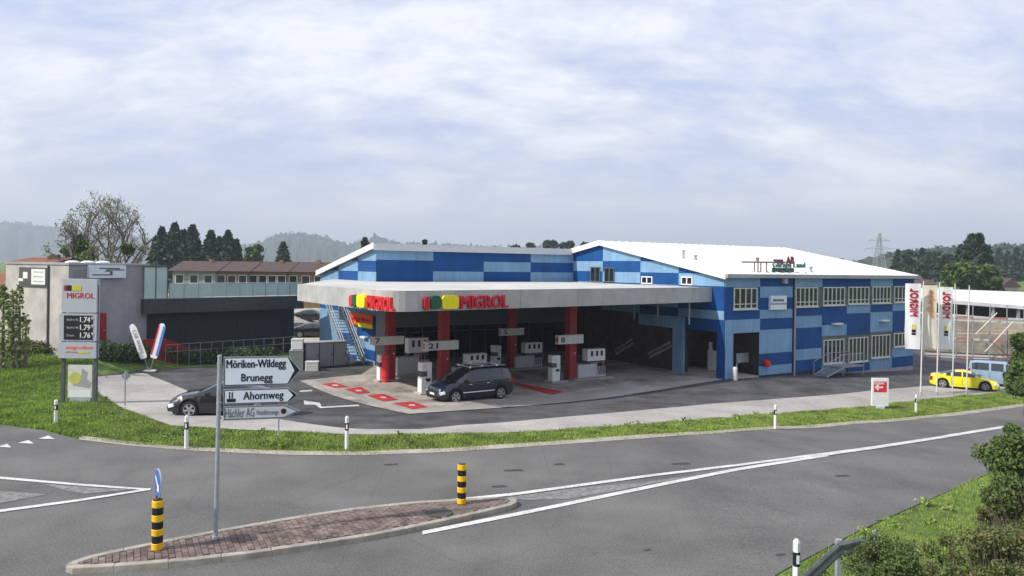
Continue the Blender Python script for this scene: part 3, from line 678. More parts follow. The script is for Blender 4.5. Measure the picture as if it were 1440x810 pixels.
# red columns with number beams
def column(px, py, num, bx0, bx1, by0, by1, label, w=.56):
    g = Gz(px, py, FL+.02); t = thing('canopy_column', label, 'column', g, BZ, 'red columns carrying the canopy')
    mb = MB(); mb.X = frame(g, ea); mb.bbox(-w/2, w/2, -w/2, w/2, 0, ZB+.05-g.z, .03); mb.build('shaft', redm, t)
    mb = MB(); mb.X = frame(g, ea); mb.box(-w/2-.015, w/2+.015, -w/2-.015, w/2+.015, 0, .12); mb.build('base', dgrey, t)
    # beam in front of the column
    f0 = g-eb*(w/2+.2); a = hit(bx0,by1,eb,f0); b = hit(bx1,by1,eb,f0); tp = hit(bx0,by0,eb,f0); Lb = (b-a).length; h = tp.z-a.z
    s = MB(); s.X = frame(a, ea); s.bbox(0, Lb, -.2, .2, 0, h, .02); s.build('number_beam', offwhite, t)
    s = MB(); text(s, num, a+ea*.18-eb*.2+Vector((0,0,h*.18)), ea, (0,0,1), .32*len(num), h*.62, .02, .03, -eb); s.build('number', black, t)
    s = MB(); text(s, num, a+Vector((0,0,h*.18))+eb*.12-ea*.0, -eb, (0,0,1), .26, h*.62, .02, .03, -ea); s.build('number', letred, t)
    # small white light on the shaft
    s = MB(); s.X = frame(g+Vector((0,0,1.75)), ea); s.lathe([(.05,0),(.05,-.03),(.01,-.04)], 8, (.12,-w/2,0), 'y'); s.build('switch', white, t)
    return t, g
column(548,535.5,'7',522,566.5,473.5,485.5,'red column nearest the blue gable end, behind the tall red bin')
column(623,545,'21',596,643,480,493,'red column just behind the dark blue van')
column(802,534,'8',783,818,471.5,484,'rightmost red column beside the lit petrol pump')
column(719.5,518.5,'5',703,735,462,472,'red column furthest back in the shade under the canopy')

# pumps
def kiosk(px, py, hpx, label, w=.62, d=.5):
    g = Gz(px, py, FL+.03); h = hpx*g.y/FPX; t = thing('payment_terminal', label, 'terminal', g, BZ, 'white payment terminals beside the pumps')
    def m(): k = MB(); k.X = frame(g, ea); return k
    a = m(); a.bbox(-w/2-.15, w/2+.5, -d/2-.2, d/2+.2, 0, .12, .03); a.build('plinth', concrete, t)
    a = m(); a.bbox(-w/2, w/2, -d/2, d/2, .12, h*.56, .02); a.build('body', white, t)
    a = m(); a.bbox(-w/2, w/2*.2, -d/2+.05, d/2, h*.56, h*.73, .01); a.build('neck', dgrey, t)
    a = m(); a.box(w/2*.2+.002, w/2, -d/2+.02, d/2, h*.56+.001, h*.73); a.build('side_cheek', white, t)
    a = m(); a.bbox(-w/2, w/2, -d/2, d/2, h*.73+.002, h, .02); a.build('head', white, t)
    a = m(); a.box(-w*.1, w*.36, -d/2-.02, -d/2-.002, h*.44, h*.5); a.box(-w*.02, w*.3, -d/2-.03, -d/2-.002, h*.405, h*.44); a.build('card_slot', black, t)
    a = m(); a.box(-w*.36, w*.0, -d/2-.012, -d/2-.002, h*.8, h*.93); a.build('screen', offwhite, t)
    a = m(); a.box(w/2, w/2+.3, -.12, .12, .5, .62); a.box(w/2+.14, w/2+.34, -.14, .14, .12, .5); a.build('waste_bin', dgrey, t)
kiosk(538,536,37,'white payment terminal beside the left red column near the stairs')
kiosk(597,554,45,'white payment terminal nearest the camera, left of the parked van', .66)
kiosk(779,537.5,38,'white payment terminal left of the rightmost red column')
kiosk(697,519.5,34,'white payment terminal deep under the canopy beside the far column', .6)
def pump(px, py, hpx, label, mir=False):
    g = Gz(px, py, FL+.03); h = hpx*g.y/FPX; t = thing('fuel_pump', label, 'fuel pump', g, BZ, 'grey fuel pumps under the canopy')
    def m(): k = MB(); k.X = frame(g, ea); return k
    s = -1 if mir else 1
    a = m(); a.bbox(-1.6,1.5,-.75,.75,0,.12,.04); a.build('island', concrete, t)
    a = m(); a.bbox(-1.15,.35,-.35,.35,.12,h*.5,.03); a.build('cabinet', mat('pump_grey',(.50,.51,.52),.4,.05), t)
    a = m(); a.bbox(.352,1.15,-.38,.38,.12,h*.55,.03); a.build('hose_cabinet', mat('pump_grey',(.5,.51,.52),.4,.05), t)
    a = m(); a.bbox(-.35,1.15,-.3,.3,h*.6,h,.03); a.build('display_head', white, t)
    a = m(); a.box(-.3,-.22,-.2,.2,h*.5,h*.6); a.build('head_support', dgrey, t); a = m(); a.box(1.0,1.1,-.2,.2,h*.55,h*.6); a.build('head_support', dgrey, t)
    for x in (0., .42, .82): a = m(); a.box(x-.09,x+.09,-.315,-.301,h*.76,h*.94); a.build('display', black, t)
    for x in (.45, .65, .85, 1.03):
        a = m(); a.box(x-.05,x+.05,-.5,-.38,h*.42,h*.55); a.build('nozzle', random.choice([black,black,redb,green]), t)
        a = m(); pts = [(x,-.42,h*.42),(x+.03,-.52,h*.25),(x+.05,-.45,.25),(x+.02,-.40,.5),(x,-.39,h*.38)]
        for p_, q_ in zip(pts, pts[1:]): a.tube(p_, q_, .018, n=5)
        a.build('hose', black, t)
pump(578,527,52,'large grey fuel pump between the two left red columns')
pump(828,531.5,41,'large grey fuel pump right of the rightmost red column')
pump(741,517.5,36,'large grey fuel pump deep in the shade beside the far column')
pump(660,533,36,'grey fuel pump partly hidden behind the roof of the dark blue van')
rbn = thing('red_bin', 'tall bright red bin leaning against the left red column', 'bin', Gz(543,535,FL))
g = Gz(542.5,537,FL+.03); mb = MB(); mb.X = frame(g, ea); mb.lathe([(.26,0),(.27,.1),(.27,1.55),(.24,1.68),(.1,1.78)], 14, (0,0,0)); mb.build('body', redb, rbn)
mb = MB(); mb.X = frame(g, ea); mb.lathe([(.285,.3),(.285,.34)], 14, (0,0,0)); mb.lathe([(.285,1.4),(.285,1.44)], 14, (0,0,0)); mb.build('band', redm, rbn)
# pipes hanging from the soffit at the right end
for i, (px, y1) in enumerate(((892,449),(925,446),(969,456))):
    p = onX(px, y1, -1.5); q = BM @ Vector((-1.5, p.y, p.z)); mb = MB(); mb.tube(q, (q.x,q.y,ZB+.06), .06); mb.build('drain_pipe', galv, can)
for (x, y) in ((.3,.4),(.55,.35),(.5,.65),(.75,.5)):
    p = Vector(edge[0]).lerp(e2, x); q = p.lerp(Vector((Q_.x,Q_.y)), y); mb = MB(); mb.X = frame((q.x,q.y,0), ea); mb.box(-1.6,1.6,-.6,.6,ZB-.0,ZB+.045); mb.build('ceiling_panel', grey, can)
# goods inside the shop
k = 0
for i in range(13):
    x = XQ+2+i*1.28; t = None
    g = BM @ Vector((x, YQ+.7+.3*(i % 2), FL+.03)); 
    lab = ['snack shelf','drinks shelf','magazine rack','pale goods shelf','flower rack','tall bottle rack','low crate rack','red boxed rack','white fridge shelf','newspaper rack','oil can shelf','washer fluid rack','sweets shelf'][i]
    t = thing('shop_shelf', f'{lab} behind the shop glass under the canopy, number {i+1} from its left end' if False else f'{lab} seen dimly behind the shop window glass', 'shelf', g, BZ, 'shelves behind the shop window')
    mb = MB(); mb.X = frame(g, ea); mb.box(-.5,.5,.2,.28,0,2.1); 
    for z in (.3,.8,1.3,1.8): mb.box(-.5,.5,-.15,.2,z-.03,z)
    mb.build('frame', dgrey, t)
    for z in (.3,.8,1.3):
        x_ = -.45
        while x_ < .35:
            w_ = random.uniform(.1,.3); mb = MB(); mb.X = frame(g, ea); mb.bbox(x_,x_+w_,-.12,.15,z+.003,z+random.uniform(.2,.4),.01); mb.build('goods', random.choice(cms), t); x_ += w_+.03
# ------------------------------------------------------------------ cars
def interp(pts, x):
    if x <= pts[0][0]: return pts[0][1]
    for (a, b), (c, d) in zip(pts, pts[1:]):
        if x <= c: 
            t = (x-a)/(c-a); return b+(d-b)*t
    return pts[-1][1]
def car(name, label, loc, head, L, Wd, top, belt, wheels, wr, pm, glassx, pill, ws, rw, roof_w=.78, clear=.20, bars=False, trim=None, group=None):
    t = thing(name, label, 'car'); half = Wd/2; NS = 64
    xs = sorted(set([-L/2+L*i/NS for i in range(NS+1)]+[w+dx for w in wheels for dx in (-wr-.06,wr+.06)]+[ws[0],ws[1],rw[0],rw[1]]+list(pill)+list(glassx)))
    rings = []
    for x in xs:
        e = abs(x)/(L/2); zt_ = interp(top, x); zb_ = interp(belt, x); zb_ = min(zb_, zt_-.03)
        k = 1-.20*max(0, (e-.62)/.38)**2.2; w = half*k
        sill = clear+.10*max(0,(e-.85)/.15); ar = sill
        for wx in wheels:
            d = abs(x-wx)
            if d < wr+.07: ar = max(ar, wr+math.sqrt(max(0,(wr+.07)**2-d*d)))
        up_ = max(0, min(1, (zt_-zb_)/.45)); rwd = w*(.93-(.93-roof_w)*up_)
        hh = max(ar+.05, clear+.18); mid = max(hh+.02, (clear+zb_)/2+.08)
        rings.append([(0,ar),(w*.93,ar),(w*.995,hh),(w*1.0,mid),(w*.975,max(zb_,mid+.01)),(rwd,max(zt_-.06*up_-.015,mid+.015)),(rwd*.72,zt_+.01),(0,zt_+.03)])
    M = len(rings[0]); parts = {}
    def P(i, j, s): y, z = rings[i][j]; return (xs[i], s*y, z)
    for i in range(len(xs)-1):
        xm = (xs[i]+xs[i+1])/2
        for j in range(M-1):
            for s in (1, -1):
                q = [P(i,j,s),P(i+1,j,s),P(i+1,j+1,s),P(i,j+1,s)]
                if s < 0: q = q[::-1]
                key = 'body'
                if j == 4 and glassx[0] < xm < glassx[1] and not any(abs(xm-p_) < .05 for p_ in pill) and interp(top,xm)-interp(belt,xm) > .16: key = 'side_window_%d_%d' % (s, sum(xm > p_ for p_ in pill))
                if j >= 5 and ws[0] < xm < ws[1]: key = 'windscreen'
                if j >= 5 and rw[0] < xm < rw[1]: key = 'rear_window'
                parts.setdefault(key, MB()).add(q, [(0,1,2,3)])
    for i, sgn_ in ((0,-1),(len(xs)-1,1)):
        r = [P(i,j,1) for j in range(M)]+[P(i,j,-1) for j in range(M-2,0,-1)]
        parts['body'].add(r, [tuple(range(len(r))) if sgn_ > 0 else tuple(range(len(r)-1,-1,-1))])
    for k, mb in parts.items():
        if not mb.f: continue
        k = 'side_window' if k.startswith('side') else k
        o = mb.build(k, pm if k == 'body' else carglass, t, smooth=True)
        bm = bmesh.new(); bm.from_mesh(o.data); bmesh.ops.remove_doubles(bm, verts=bm.verts, dist=.0005); bm.to_mesh(o.data); bm.free()
        if k == 'body':
            for p_ in o.data.polygons: p_.use_smooth = True
            m_ = o.modifiers.new('edges', 'EDGE_SPLIT'); m_.split_angle = math.radians(38)
    mb = MB(); mb.box(-L/2+.25,L/2-.25,-half+.12,half-.12,clear-.03,clear+.3); 
    for wx in wheels: mb.tube((wx,-half+.10,wr),(wx,half-.10,wr),wr+.05,n=18)
    mb.build('underbody', black, t)
    tw = MB(); tw.lathe([(wr*.66,.10),(wr*.93,.11),(wr,.07),(wr,-.07),(wr*.93,-.11),(wr*.66,-.10)], 22, ax='y')
    tme = None
    for wx in wheels:
        for s in (1,-1):
            if tme is None:
                o = tw.build('wheel', tyre, t, smooth=False); tme = o.data
                rm = MB(); rm.lathe([(wr*.72,-.04),(wr*.72,.118),(wr*.64,.118),(wr*.62,.075)], 20, ax='y')
                for k in range(5):
                    a = k*2*math.pi/5+.3; rm.X = Matrix.Rotation(a,4,'Y'); rm.box(0,wr*.66,.07,.112,-wr*.13,wr*.13)
                rm.X = None; rm.lathe([(wr*.16,.05),(wr*.16,.11)], 10, ax='y'); r_ = rm.build('rim', rimm, o); rme = r_.data; r0 = r_
            else: 
                o = bpy.data.objects.new('wheel', tme); COL.objects.link(o); o.parent = t
                r_ = bpy.data.objects.new('rim', rme); COL.objects.link(r_); r_.parent = o
            o.location = (wx, s*(half-.11), wr)
            if s < 0: o.rotation_euler = (0,0,math.pi)
            r_.matrix_parent_inverse = Matrix(); o.matrix_parent_inverse = Matrix()
    fx_ = L/2; zf = interp(belt, fx_-.35)
    for s in (1,-1):
        mb = MB(); mb.X = Matrix.Translation((fx_-.20, s*(half*.70), zf-.13)) @ Matrix.Rotation(-s*.5,4,'Z') @ Matrix.Rotation(.25,4,'Y'); mb.bbox(-.19,.12,-.17,.17,-.07,.08,.03); mb.build('headlight', lampw, t)
        mb = MB(); mb.X = Matrix.Translation((-fx_+.10, s*(half*.74), interp(belt,-fx_+.3)-.10)); mb.bbox(-.09,.10,-.12,.12,-.13,.13,.02); mb.build('tail_light', lampr, t)
        xm = ws[0]+.25; zb_ = interp(belt, xm); mb = MB(); mb.bbox(xm-.05,xm+.10,s*half*.98-.02 if s > 0 else -half*.98-.2, s*half*.98+.2 if s > 0 else -half*.98+.02, zb_+.0, zb_+.15,.02); mb.build('mirror', pm, t)
        mb = MB(); 
        for px_ in pill[:2]: mb.box(px_-.008,px_+.008,s*half*1.0-.012,s*half*1.0+.004,clear+.15,interp(belt,px_)-.06)
        mb.build('door_seam', black, t)
        mb = MB(); 
        for px_ in pill[:2]: mb.box(px_+.08,px_+.24,s*half*.992-.01,s*half*.992+.02,interp(belt,px_)-.14,interp(belt,px_)-.11)
        mb.build('door_handle', trim or pm, t)
        if trim:
            mb = MB(); mb.box(wheels[1]+wr+.1 if wheels[1]<wheels[0] else wheels[0]-0, (wheels[0]-wr-.1), s*half*1.0-.01, s*half*1.0+.015, clear+.30, clear+.35); mb.build('side_trim', trim, t)
        if bars:
            mb = MB(); zr_ = interp(top,-.3)+.06; mb.tube((-1.9,s*half*.68,zr_),(.55,s*half*.68,zr_),.02); mb.build('roof_rail', galv, t)
    if bars:
        for x in (-1.3,-.35,.4):
            mb = MB(); zr_ = interp(top,x)+.10; mb.tube((x,-half*.7,zr_),(x,half*.7,zr_),.02)
            for s in (1,-1): mb.tube((x,s*half*.68,zr_-.05),(x,s*half*.68,zr_+.05),.05)
            mb.build('roof_bar', lampw, t)
    mb = MB(); mb.bbox(fx_-.12,fx_+.015,-half*.42,half*.42,clear+.34,zf-.12,.02); mb.build('grille', black, t)
    mb = MB(); mb.bbox(fx_-.22,fx_+.03,-half*.66,half*.66,clear+.04,clear+.2,.02); mb.build('front_bumper_vent', black, t)
    mb = MB(); mb.box(fx_+.018,fx_+.034,-.24,.24,clear+.22,clear+.33); mb.build('number_plate', white, t)
    mb = MB(); mb.box(-fx_-.02,-fx_+.0,-.24,.24,clear+.42,clear+.53); mb.build('number_plate', white, t)
    t.location = loc; t.rotation_euler = (0, 0, head); return t
def paint(name, c, coat=1., met=.0): return mat(name, c, .32, .03, 2., coat=coat, metal=met)
cblack = paint('car_black', (.008,.008,.010)); cblue = paint('car_midnight', (.006,.010,.024)); cyel = paint('car_yellow', (.82,.72,.01)); clb = paint('car_light_blue', (.26,.36,.50)); cgrey = paint('car_grey', (.2,.21,.22)); cred = paint('car_red_far', (.35,.05,.04))
# black coupe-like saloon
g1 = G(262, 585); g2 = G(395, 583)
sed_top = [(-2.35,.62),(-2.3,.92),(-1.8,1.0),(-1.45,1.08),(-.75,1.34),(-.1,1.42),(.35,1.38),(1.15,1.0),(1.9,.88),(2.2,.76),(2.36,.50)]
h = math.pi+math.radians(6)
c = Vector((g1.x, g1.y, 0)); hv = Vector((math.cos(h), math.sin(h), 0)); side = Vector((-hv.y, hv.x, 0))
ctr = c-hv*1.45-side*(-.0)+Vector((0,.85,0)); loc = Vector((ctr.x, ctr.y, zt(ctr.x, ctr.y)+.03))
car('black_saloon_car', 'black saloon car on the pale driveway behind the tall direction sign', loc, h, 4.72, 1.82, sed_top, [(-2.35,.60),(-1.7,.95),(1.2,.90),(2.36,.48)], (1.42,-1.38), .335, cblack, (-1.5,1.0), (-.05,-1.0), (.38,1.12), (-1.5,-.78), .74, .17)
van_top = [(-2.32,.60),(-2.3,1.0),(-2.22,1.35),(-2.05,1.66),(-1.6,1.73),(-.2,1.76),(.45,1.70),(1.42,1.14),(1.95,.98),(2.25,.80),(2.33,.50)]
g = G(668, 566); h = math.pi+math.radians(-3); h = math.pi+math.radians(14)
gv1, gv2 = G(645, 565.5), G(700.5, 562); dv = (gv1-gv2); h = math.atan2(dv.y, dv.x); hv = Vector((math.cos(h),math.sin(h),0)); nb = Vector((-hv.y,hv.x,0)); nb = nb if nb.y > 0 else -nb
mid = (gv1+gv2)/2+nb*.9; loc = Vector((mid.x, mid.y, zt(mid.x,mid.y)+.035))
car('dark_blue_van', 'dark blue people carrier with roof bars parked before a red column', loc, h, 4.66, 1.84, van_top, [(-2.32,.58),(-2.2,1.10),(1.35,1.04),(2.33,.48)], (1.42,-1.42), .335, cblue, (-2.0,1.28), (.35,-.75,-1.55), (.52,1.40), (-2.2,-2.0), .76, .2, True, lampw)
rx_top = [(-2.2,.60),(-2.15,.92),(-1.6,1.0),(-1.1,1.16),(-.5,1.31),(.0,1.34),(.45,1.24),(1.05,.92),(1.7,.80),(2.05,.66),(2.21,.45)]
gv1, gv2 = G(1381, 550), G(1333, 545); 
def place(gf, gr, half): 
    dv = gf-gr; h = math.atan2(dv.y, dv.x); hv = Vector((math.cos(h),math.sin(h),0)); nb = Vector((-hv.y,hv.x,0)); nb = nb if nb.y > 0 else -nb
    mid = (gf+gr)/2+nb*half; return Vector((mid.x, mid.y, zt(mid.x,mid.y)+.03)), h, (gf-gr).length
l_, h, wb = place(G(1379, 550.5), G(1332, 546), .85); print('yellow wheelbase', wb, l_, h)
car('yellow_sports_car', 'bright yellow sports car parked beside the flagpoles', l_, h, 4.25, 1.68, [(x*.96, z*.96) for x, z in rx_top], [(-2.2,.56),(-1.5,.90),(1.1,.86),(2.21,.43)], (1.29,-1.30), .315, cyel, (-1.1,.95), (-.1,-.75), (.46,1.02), (-1.5,-.55), .72, .15)
kg_top = [(-2.05,.6),(-2.03,1.2),(-1.95,1.62),(-1.5,1.70),(.3,1.70),(.65,1.62),(1.3,1.15),(1.75,1.02),(2.0,.8),(2.08,.5)]
l2_, h2, wb = place(G(1408, 547), G(1362, 542), .85)
l2_ = l_+Vector((3.7,1.7,0)); l2_.z = zt(l2_.x,l2_.y)+.03
car('light_blue_van', 'light blue high-roofed family car parked behind the yellow sports car', l2_, h-.05, 4.14, 1.76, kg_top, [(-2.05,.58),(-1.9,1.12),(1.2,1.06),(2.08,.48)], (1.30,-1.35), .32, clb, (-1.8,1.15), (.25,-.65), (.70,1.30), (-2.0,-1.93), .80, .2)
# far parked cars seen through the gap left of the stairs
for (px, py, c_m, lb, hh) in ((418,472,cgrey,'grey car far behind in the yard, front of the gap by the stairs',.4),(440,474,cblack,'dark car far behind in the yard beside the blue gable end',.3),(437,452,cblack,'small dark car furthest back in the yard gap',.1)):
    g = G(px, py); car('parked_car', lb, g+Vector((0,0,.03)), hh, 4.3, 1.75, sed_top, [(-2.35,.60),(-1.7,.95),(1.2,.90),(2.36,.48)], (1.32,-1.30), .32, c_m, (-1.5,1.0), (-.05,-1.0), (.38,1.12), (-1.5,-.78), .76, .18, group='cars parked in the back yard')

# ------------------------------------------------------------------ bollards, delineators, signs
isl_dz = .13
def bollard(px, py, hpx, label, shield=False):
    g = G(px, py, isl_dz); h = hpx*g.y/FPX; t = thing('striped_bollard', label, 'bollard', g, 0, 'yellow and black traffic island bollards')
    n = 7; r = .118
    for i in range(n):
        mb = MB(); z0, z1 = h*i/n+.001, h*(i+1)/n; rr = r if i % 2 == 0 else r*.94
        mb.lathe([(rr*.9,z0),(rr,z0+.012),(rr,z1-.012),(rr*.9,z1)] if i % 2 == 0 else [(rr,z0),(rr,z1)], 20, c=(g.x,g.y,g.z)); mb.build('yellow_band' if i % 2 == 0 else 'black_band', yelb if i % 2 == 0 else black, t, smooth=False)
    mb = MB(); mb.lathe([(r*.8,h),(r*.8,h+.02),(.0,h+.03)], 16, c=(g.x,g.y,g.z)); mb.build('cap', mat('brown_cap',(.10,.06,.03),.7), t)
    if shield:
        s = thing('keep_right_sign', 'round blue arrow sign seen edge-on above the left striped bollard', 'road sign', g+Vector((0,0,h)))
        c = g+Vector((0,0,h+.36)); ey = Vector((.975,-.22,.0)).normalized(); R_ = frame(c, Vector((.588,-.81,0)))
        mb = MB(); mb.X = R_; mb.lathe([(.30,-.012),(.30,.012)], 28, ax='y'); mb.build('plate', signg, s)
        mb = MB(); mb.X = R_; mb.lathe([(.285,-.016),(.285,-.0125)], 28, ax='y'); mb.build('blue_face', bluesig, s)
        mb = MB(); mb.X = R_; mb.add([(-.15,-.02,.15),(.09,-.02,-.03),(.15,-.02,.03),(.17,-.02,-.17),(-.03,-.02,-.15),(.03,-.02,-.09),(-.20,-.02,.09)],[(0,1,5,6),(1,2,3,4,5)]); mb.build('arrow', white, s)
        mb = MB(); mb.tube(g+Vector((0,0,h)), g+Vector((0,0,h+.1)), .05, n=10); mb.tube(g+Vector((.03,0,h+.05)), g+Vector((.03,0,h+.6)), .018, n=6); mb.build('bracket', mat('brown_cap',(.1,.06,.03)), s)
bollard(221, 781, 69, 'yellow and black bollard carrying the blue sign at the island left end', True)
bollard(649, 715, 55, 'yellow and black banded bollard at the right tip of the island')
def delineator(px, py, hpx, label, rz=0):
    g = G(px, py); h = hpx*g.y/FPX; t = thing('delineator_post', label, 'marker post', g, 0, 'white marker posts along the road')
    def tri(k=1.): return [(-.06*k,-.03*k),(.0,-.065*k),(.06*k,-.03*k),(.05*k,.05*k),(-.05*k,.05*k)]
    a = MB(); a.X = Matrix.Translation(g) @ Matrix.Rotation(rz,4,'Z'); a.prism(tri(), -.1, h*.58); a.build('post', white, t)
    a = MB(); a.X = Matrix.Translation(g) @ Matrix.Rotation(rz,4,'Z'); a.prism(tri(1.02), h*.58+.001, h*.80); a.build('black_band', black, t)
    a = MB(); a.X = Matrix.Translation(g) @ Matrix.Rotation(rz,4,'Z'); a.box(-.018,.03,-.075,-.05,h*.63,h*.76); a.build('reflector', lampw, t)
    a = MB(); a.X = Matrix.Translation(g) @ Matrix.Rotation(rz,4,'Z'); n = 5; v = [(x,y,h*.80+.001) for x,y in tri()]+[(x,y,h*.95) for x,y in tri()]+[(x*.5,y*.5,h) for x,y in tri()]
    a.add(v, [(4,3,2,1,0),(10,11,12,13,14)]+[(k+i,k+(i+1)%5,k+5+(i+1)%5,k+5+i) for k in (0,5) for i in range(5)]); a.build('top', white, t)
delineator(78.5, 597, 35, 'white marker post in the grass left of the price sign, leftmost of the roadside posts')
delineator(262, 631, 47, 'white marker post on the verge below the black car')
delineator(487.5, 633, 48, 'white marker post on the verge left of the red floor rectangles')
delineator(1090, 603, 34, 'white marker post on the verge in front of the blue building')
delineator(1288, 581, 26, 'white marker post on the verge beside the red and white board')
delineator(1119, 848, 90, 'white marker post nearest the camera beside the guardrail')

# direction sign
g = G(303, 766, isl_dz); tp = D(309, 501, g.y+.1)
ds = thing('direction_sign', 'tall grey pole with three arrow-shaped direction boards standing on the brick island', 'road sign', g)
mb = MB(); mb.tube(g, tp, .045, n=14); mb.build('pole', galv, ds, smooth=False)
mb = MB(); mb.tube(tp, tp+Vector((0,0,.03)), .05, .04, n=14); mb.build('pole_cap', grey, ds)
mb = MB(); mb.tube(g, g+Vector((0,0,.06)), .07, n=14); mb.build('pole_base', grey, ds)
yaw = math.radians(15); bx_ = Vector((math.cos(yaw), math.sin(yaw), 0)); bn = Vector((bx_.y, -bx_.x, 0))
def board(x0, y0, x1, y1, xt, lines, tipm, facem, th=.05):
    pl_ = Vector((tp.x, tp.y, 0))+bn*.07
    hp = lambda px, py: hit(px, py, bn, pl_)
    a = hp(x0, y1); b = hp(x1, y1); t_ = hp(x0, y0); e = hp(xt, (y0+y1)/2-3); w = (b-a).dot(bx_); h_ = t_.z-a.z; tip = (e-a).dot(bx_); F_ = frame(a, bx_)
    bt = thing('x', 'x', 'x') if False else None
    out = [(0,0),(w,0),(tip,h_/2),(w,h_),(0,h_)]
    def pr(nm, pts, d0, d1, m, par):
        k = MB(); k.X = F_; n = len(pts); k.add([(x,d1,z) for x,z in pts]+[(x,d0,z) for x,z in pts], [tuple(range(n-1,-1,-1)) if False else tuple(range(n)), tuple(range(2*n-1,n-1,-1))]+[(i,n+i,n+(i+1)%n,(i+1)%n) for i in range(n)]); return k.build(nm, m, par)
    B0 = pr('board', out, .03, -.0, galv, ds); gft = .018
    pr('border', [(gft,gft),(w-.01,gft),(tip-.035,h_/2),(w-.01,h_-gft),(gft,h_-gft)], -.0015, -.004, tipm, B0)
    ww = w-.00; s_ = .035
    pr('face', [(s_,s_),(w-.012,s_),(w-.012+(tip-w)*(.52 if tipm is black else .80),h_/2),(w-.012,h_-s_),(s_,h_-s_)], -.0045, -.007, facem, B0)
    for tx, u0, u1, v0, v1, bo_ in lines:
        k = MB(); O = a+bx_*(w*u0)+Vector((0,0,h_*v0))+bn*.0075; text(k, tx, O, bx_, (0,0,1), w*(u1-u0), h_*(v1-v0), .004, bo_, bn)
        k.build('lettering', black if tipm is black else dgrey, B0)
    return B0, a, w, h_
board(314, 502, 405, 543.5, 423.5, [('Möriken-Wildegg',.04,.965,.53,.90,.022),('Brunegg',.27,.76,.07,.42,.022)], black, signw)
b2, a, w, h_ = board(314, 547.5, 405, 569.5, 420, [('Ahornweg',.30,.93,.14,.82,.018)], black, signw)
k = MB(); k.X = frame(a+bn*.008, bx_); u_ = w
k.add([(u_*.05,0,h_*.16),(u_*.19,0,h_*.16),(u_*.19,0,h_*.36),(u_*.155,0,h_*.42),(u_*.155,0,h_*.36),(u_*.12,0,h_*.42),(u_*.12,0,h_*.36),(u_*.085,0,h_*.42),(u_*.085,0,h_*.36),(u_*.05,0,h_*.42)],[tuple(range(10))])
for x in (.085,.125): k.box(u_*x,u_*(x+.018),-.003,0,h_*.42,h_*.82)
k.build('factory_symbol', black, b2)
b3, a, w, h_ = board(314, 571.5, 400, 591.5, 422, [('Hächler AG',.03,.50,.20,.84,.0),('Nutzfahrzeuge',.54,.90,.22,.66,.0)], dgrey, mat('sign_dull',(.52,.54,.56),.5,.05))
k = MB(); k.X = frame(a+bx_*(w*.985)+Vector((0,0,h_*.52))+bn*.006, bx_); k.lathe([(h_*.2,-.003),(h_*.2,0)], 18, ax='y'); k.build('dark_red_dot', mat('dark_red',(.06,.01,.012),.6), b3)
k = MB()
for y in (511,536,552,566,576,588):
    q = hit(310, y, bn, Vector((tp.x,tp.y,0))); k.tube(Vector((tp.x-.0,tp.y,q.z-.02)), Vector((tp.x,tp.y,q.z+.02)), .056, n=12)
k.build('clamp', galv, ds)

# price totem
pn = Vector((math.cos(math.radians(2)), math.sin(math.radians(2)), 0)); gL = G(90, 567); tn = Vector((pn.y,-pn.x,0))
to = thing('price_totem', 'tall grey fuel price sign on two black legs on the grass', 'sign', gL)
def tq(px, py, o=0.): return hit(px, py, tn, gL+tn*o)
def tpanel(x0,x1,y0,y1,m,nm,d0,d1,par=to):
    a = tq(x0,y1); w = (tq(x1,y1)-a).length; h_ = tq(x0,y0).z-a.z; k = MB(); k.X = frame(a, pn); k.bbox(0,w,-d1,-d0,0,h_,.006); return k.build(nm, m, par)
for x in (88.5, 134): 
    q = tq(x,566); gb = zt(q.x,q.y); k = MB(); k.X = frame((q.x,q.y,gb-.2), pn); k.bbox(-.08,.08,-.07,.07,0,tq(x,400).z-gb+.2,.01); k.build('leg', dgrey, to)
p1_ = tpanel(89.5,138,392,439,signg,'top_panel',-.15,.15); p2_ = tpanel(85,137.5,440.5,479,signg,'price_panel',-.15,.15); p3_ = tpanel(84,137,480.5,503,signg,'bottom_panel',-.15,.15)
tpanel(92,132.5,443,477,black,'price_board',.151,.17,p2_)
def ttext(txt, x0,x1,y0,y1,m,nm,par,o=.172,b=.02):
    a = tq(x0,y1,o); w = (tq(x1,y1,o)-a).length; h_ = tq(x0,y0,o).z-a.z; k = MB(); text(k, txt, a, pn, (0,0,1), w, h_, .008, b, tn); k.build(nm, m, par)
for i,(t_,nmx) in enumerate((('1.74','Bleifrei 95'),('1.79','Bleifrei 98'),('1.76','Diesel'))):
    y = 445.5+i*11; ttext(t_,112.5,127,y,y+7.6,white,'price',p2_); ttext('9',128.3,131.5,y,y+4,white,'price_ninth',p2_); ttext(nmx,94,110 if i<2 else 104,y+2.5,y+5.5,signg,'fuel_name',p2_,b=0)
ttext('MIGROL',94,133,411.5,419.5,letred,'lettering',p1_,.152,.03)
for x0,x1,m in ((92,95,letred),(95.5,103,black),(103.8,117,mat('totem_yellow',(.55,.50,.03),.5))): tpanel(x0,x1,401,408.5,m,'logo_block',.151,.165,p1_)
ttext('migrolino',93,131,486,492,orange,'lettering',p3_,.152,.02); ttext('shop',93,110,493.5,496.5,redb,'small_lettering',p3_,.152,.01); tpanel(112,128,494,496.5,mat('totem_yellow',(.55,.5,.03)),'yellow_bar',.151,.16,p3_)
po = thing('poster_board', 'pale poster board with a drawing hung between the legs of the price sign', 'poster', tq(111,560)); 
tpanel(95.5,129.5,513,559,paper,'board',-.03,.03,po); tpanel(97,128,548,558,white,'white_strip',.031,.036,po)
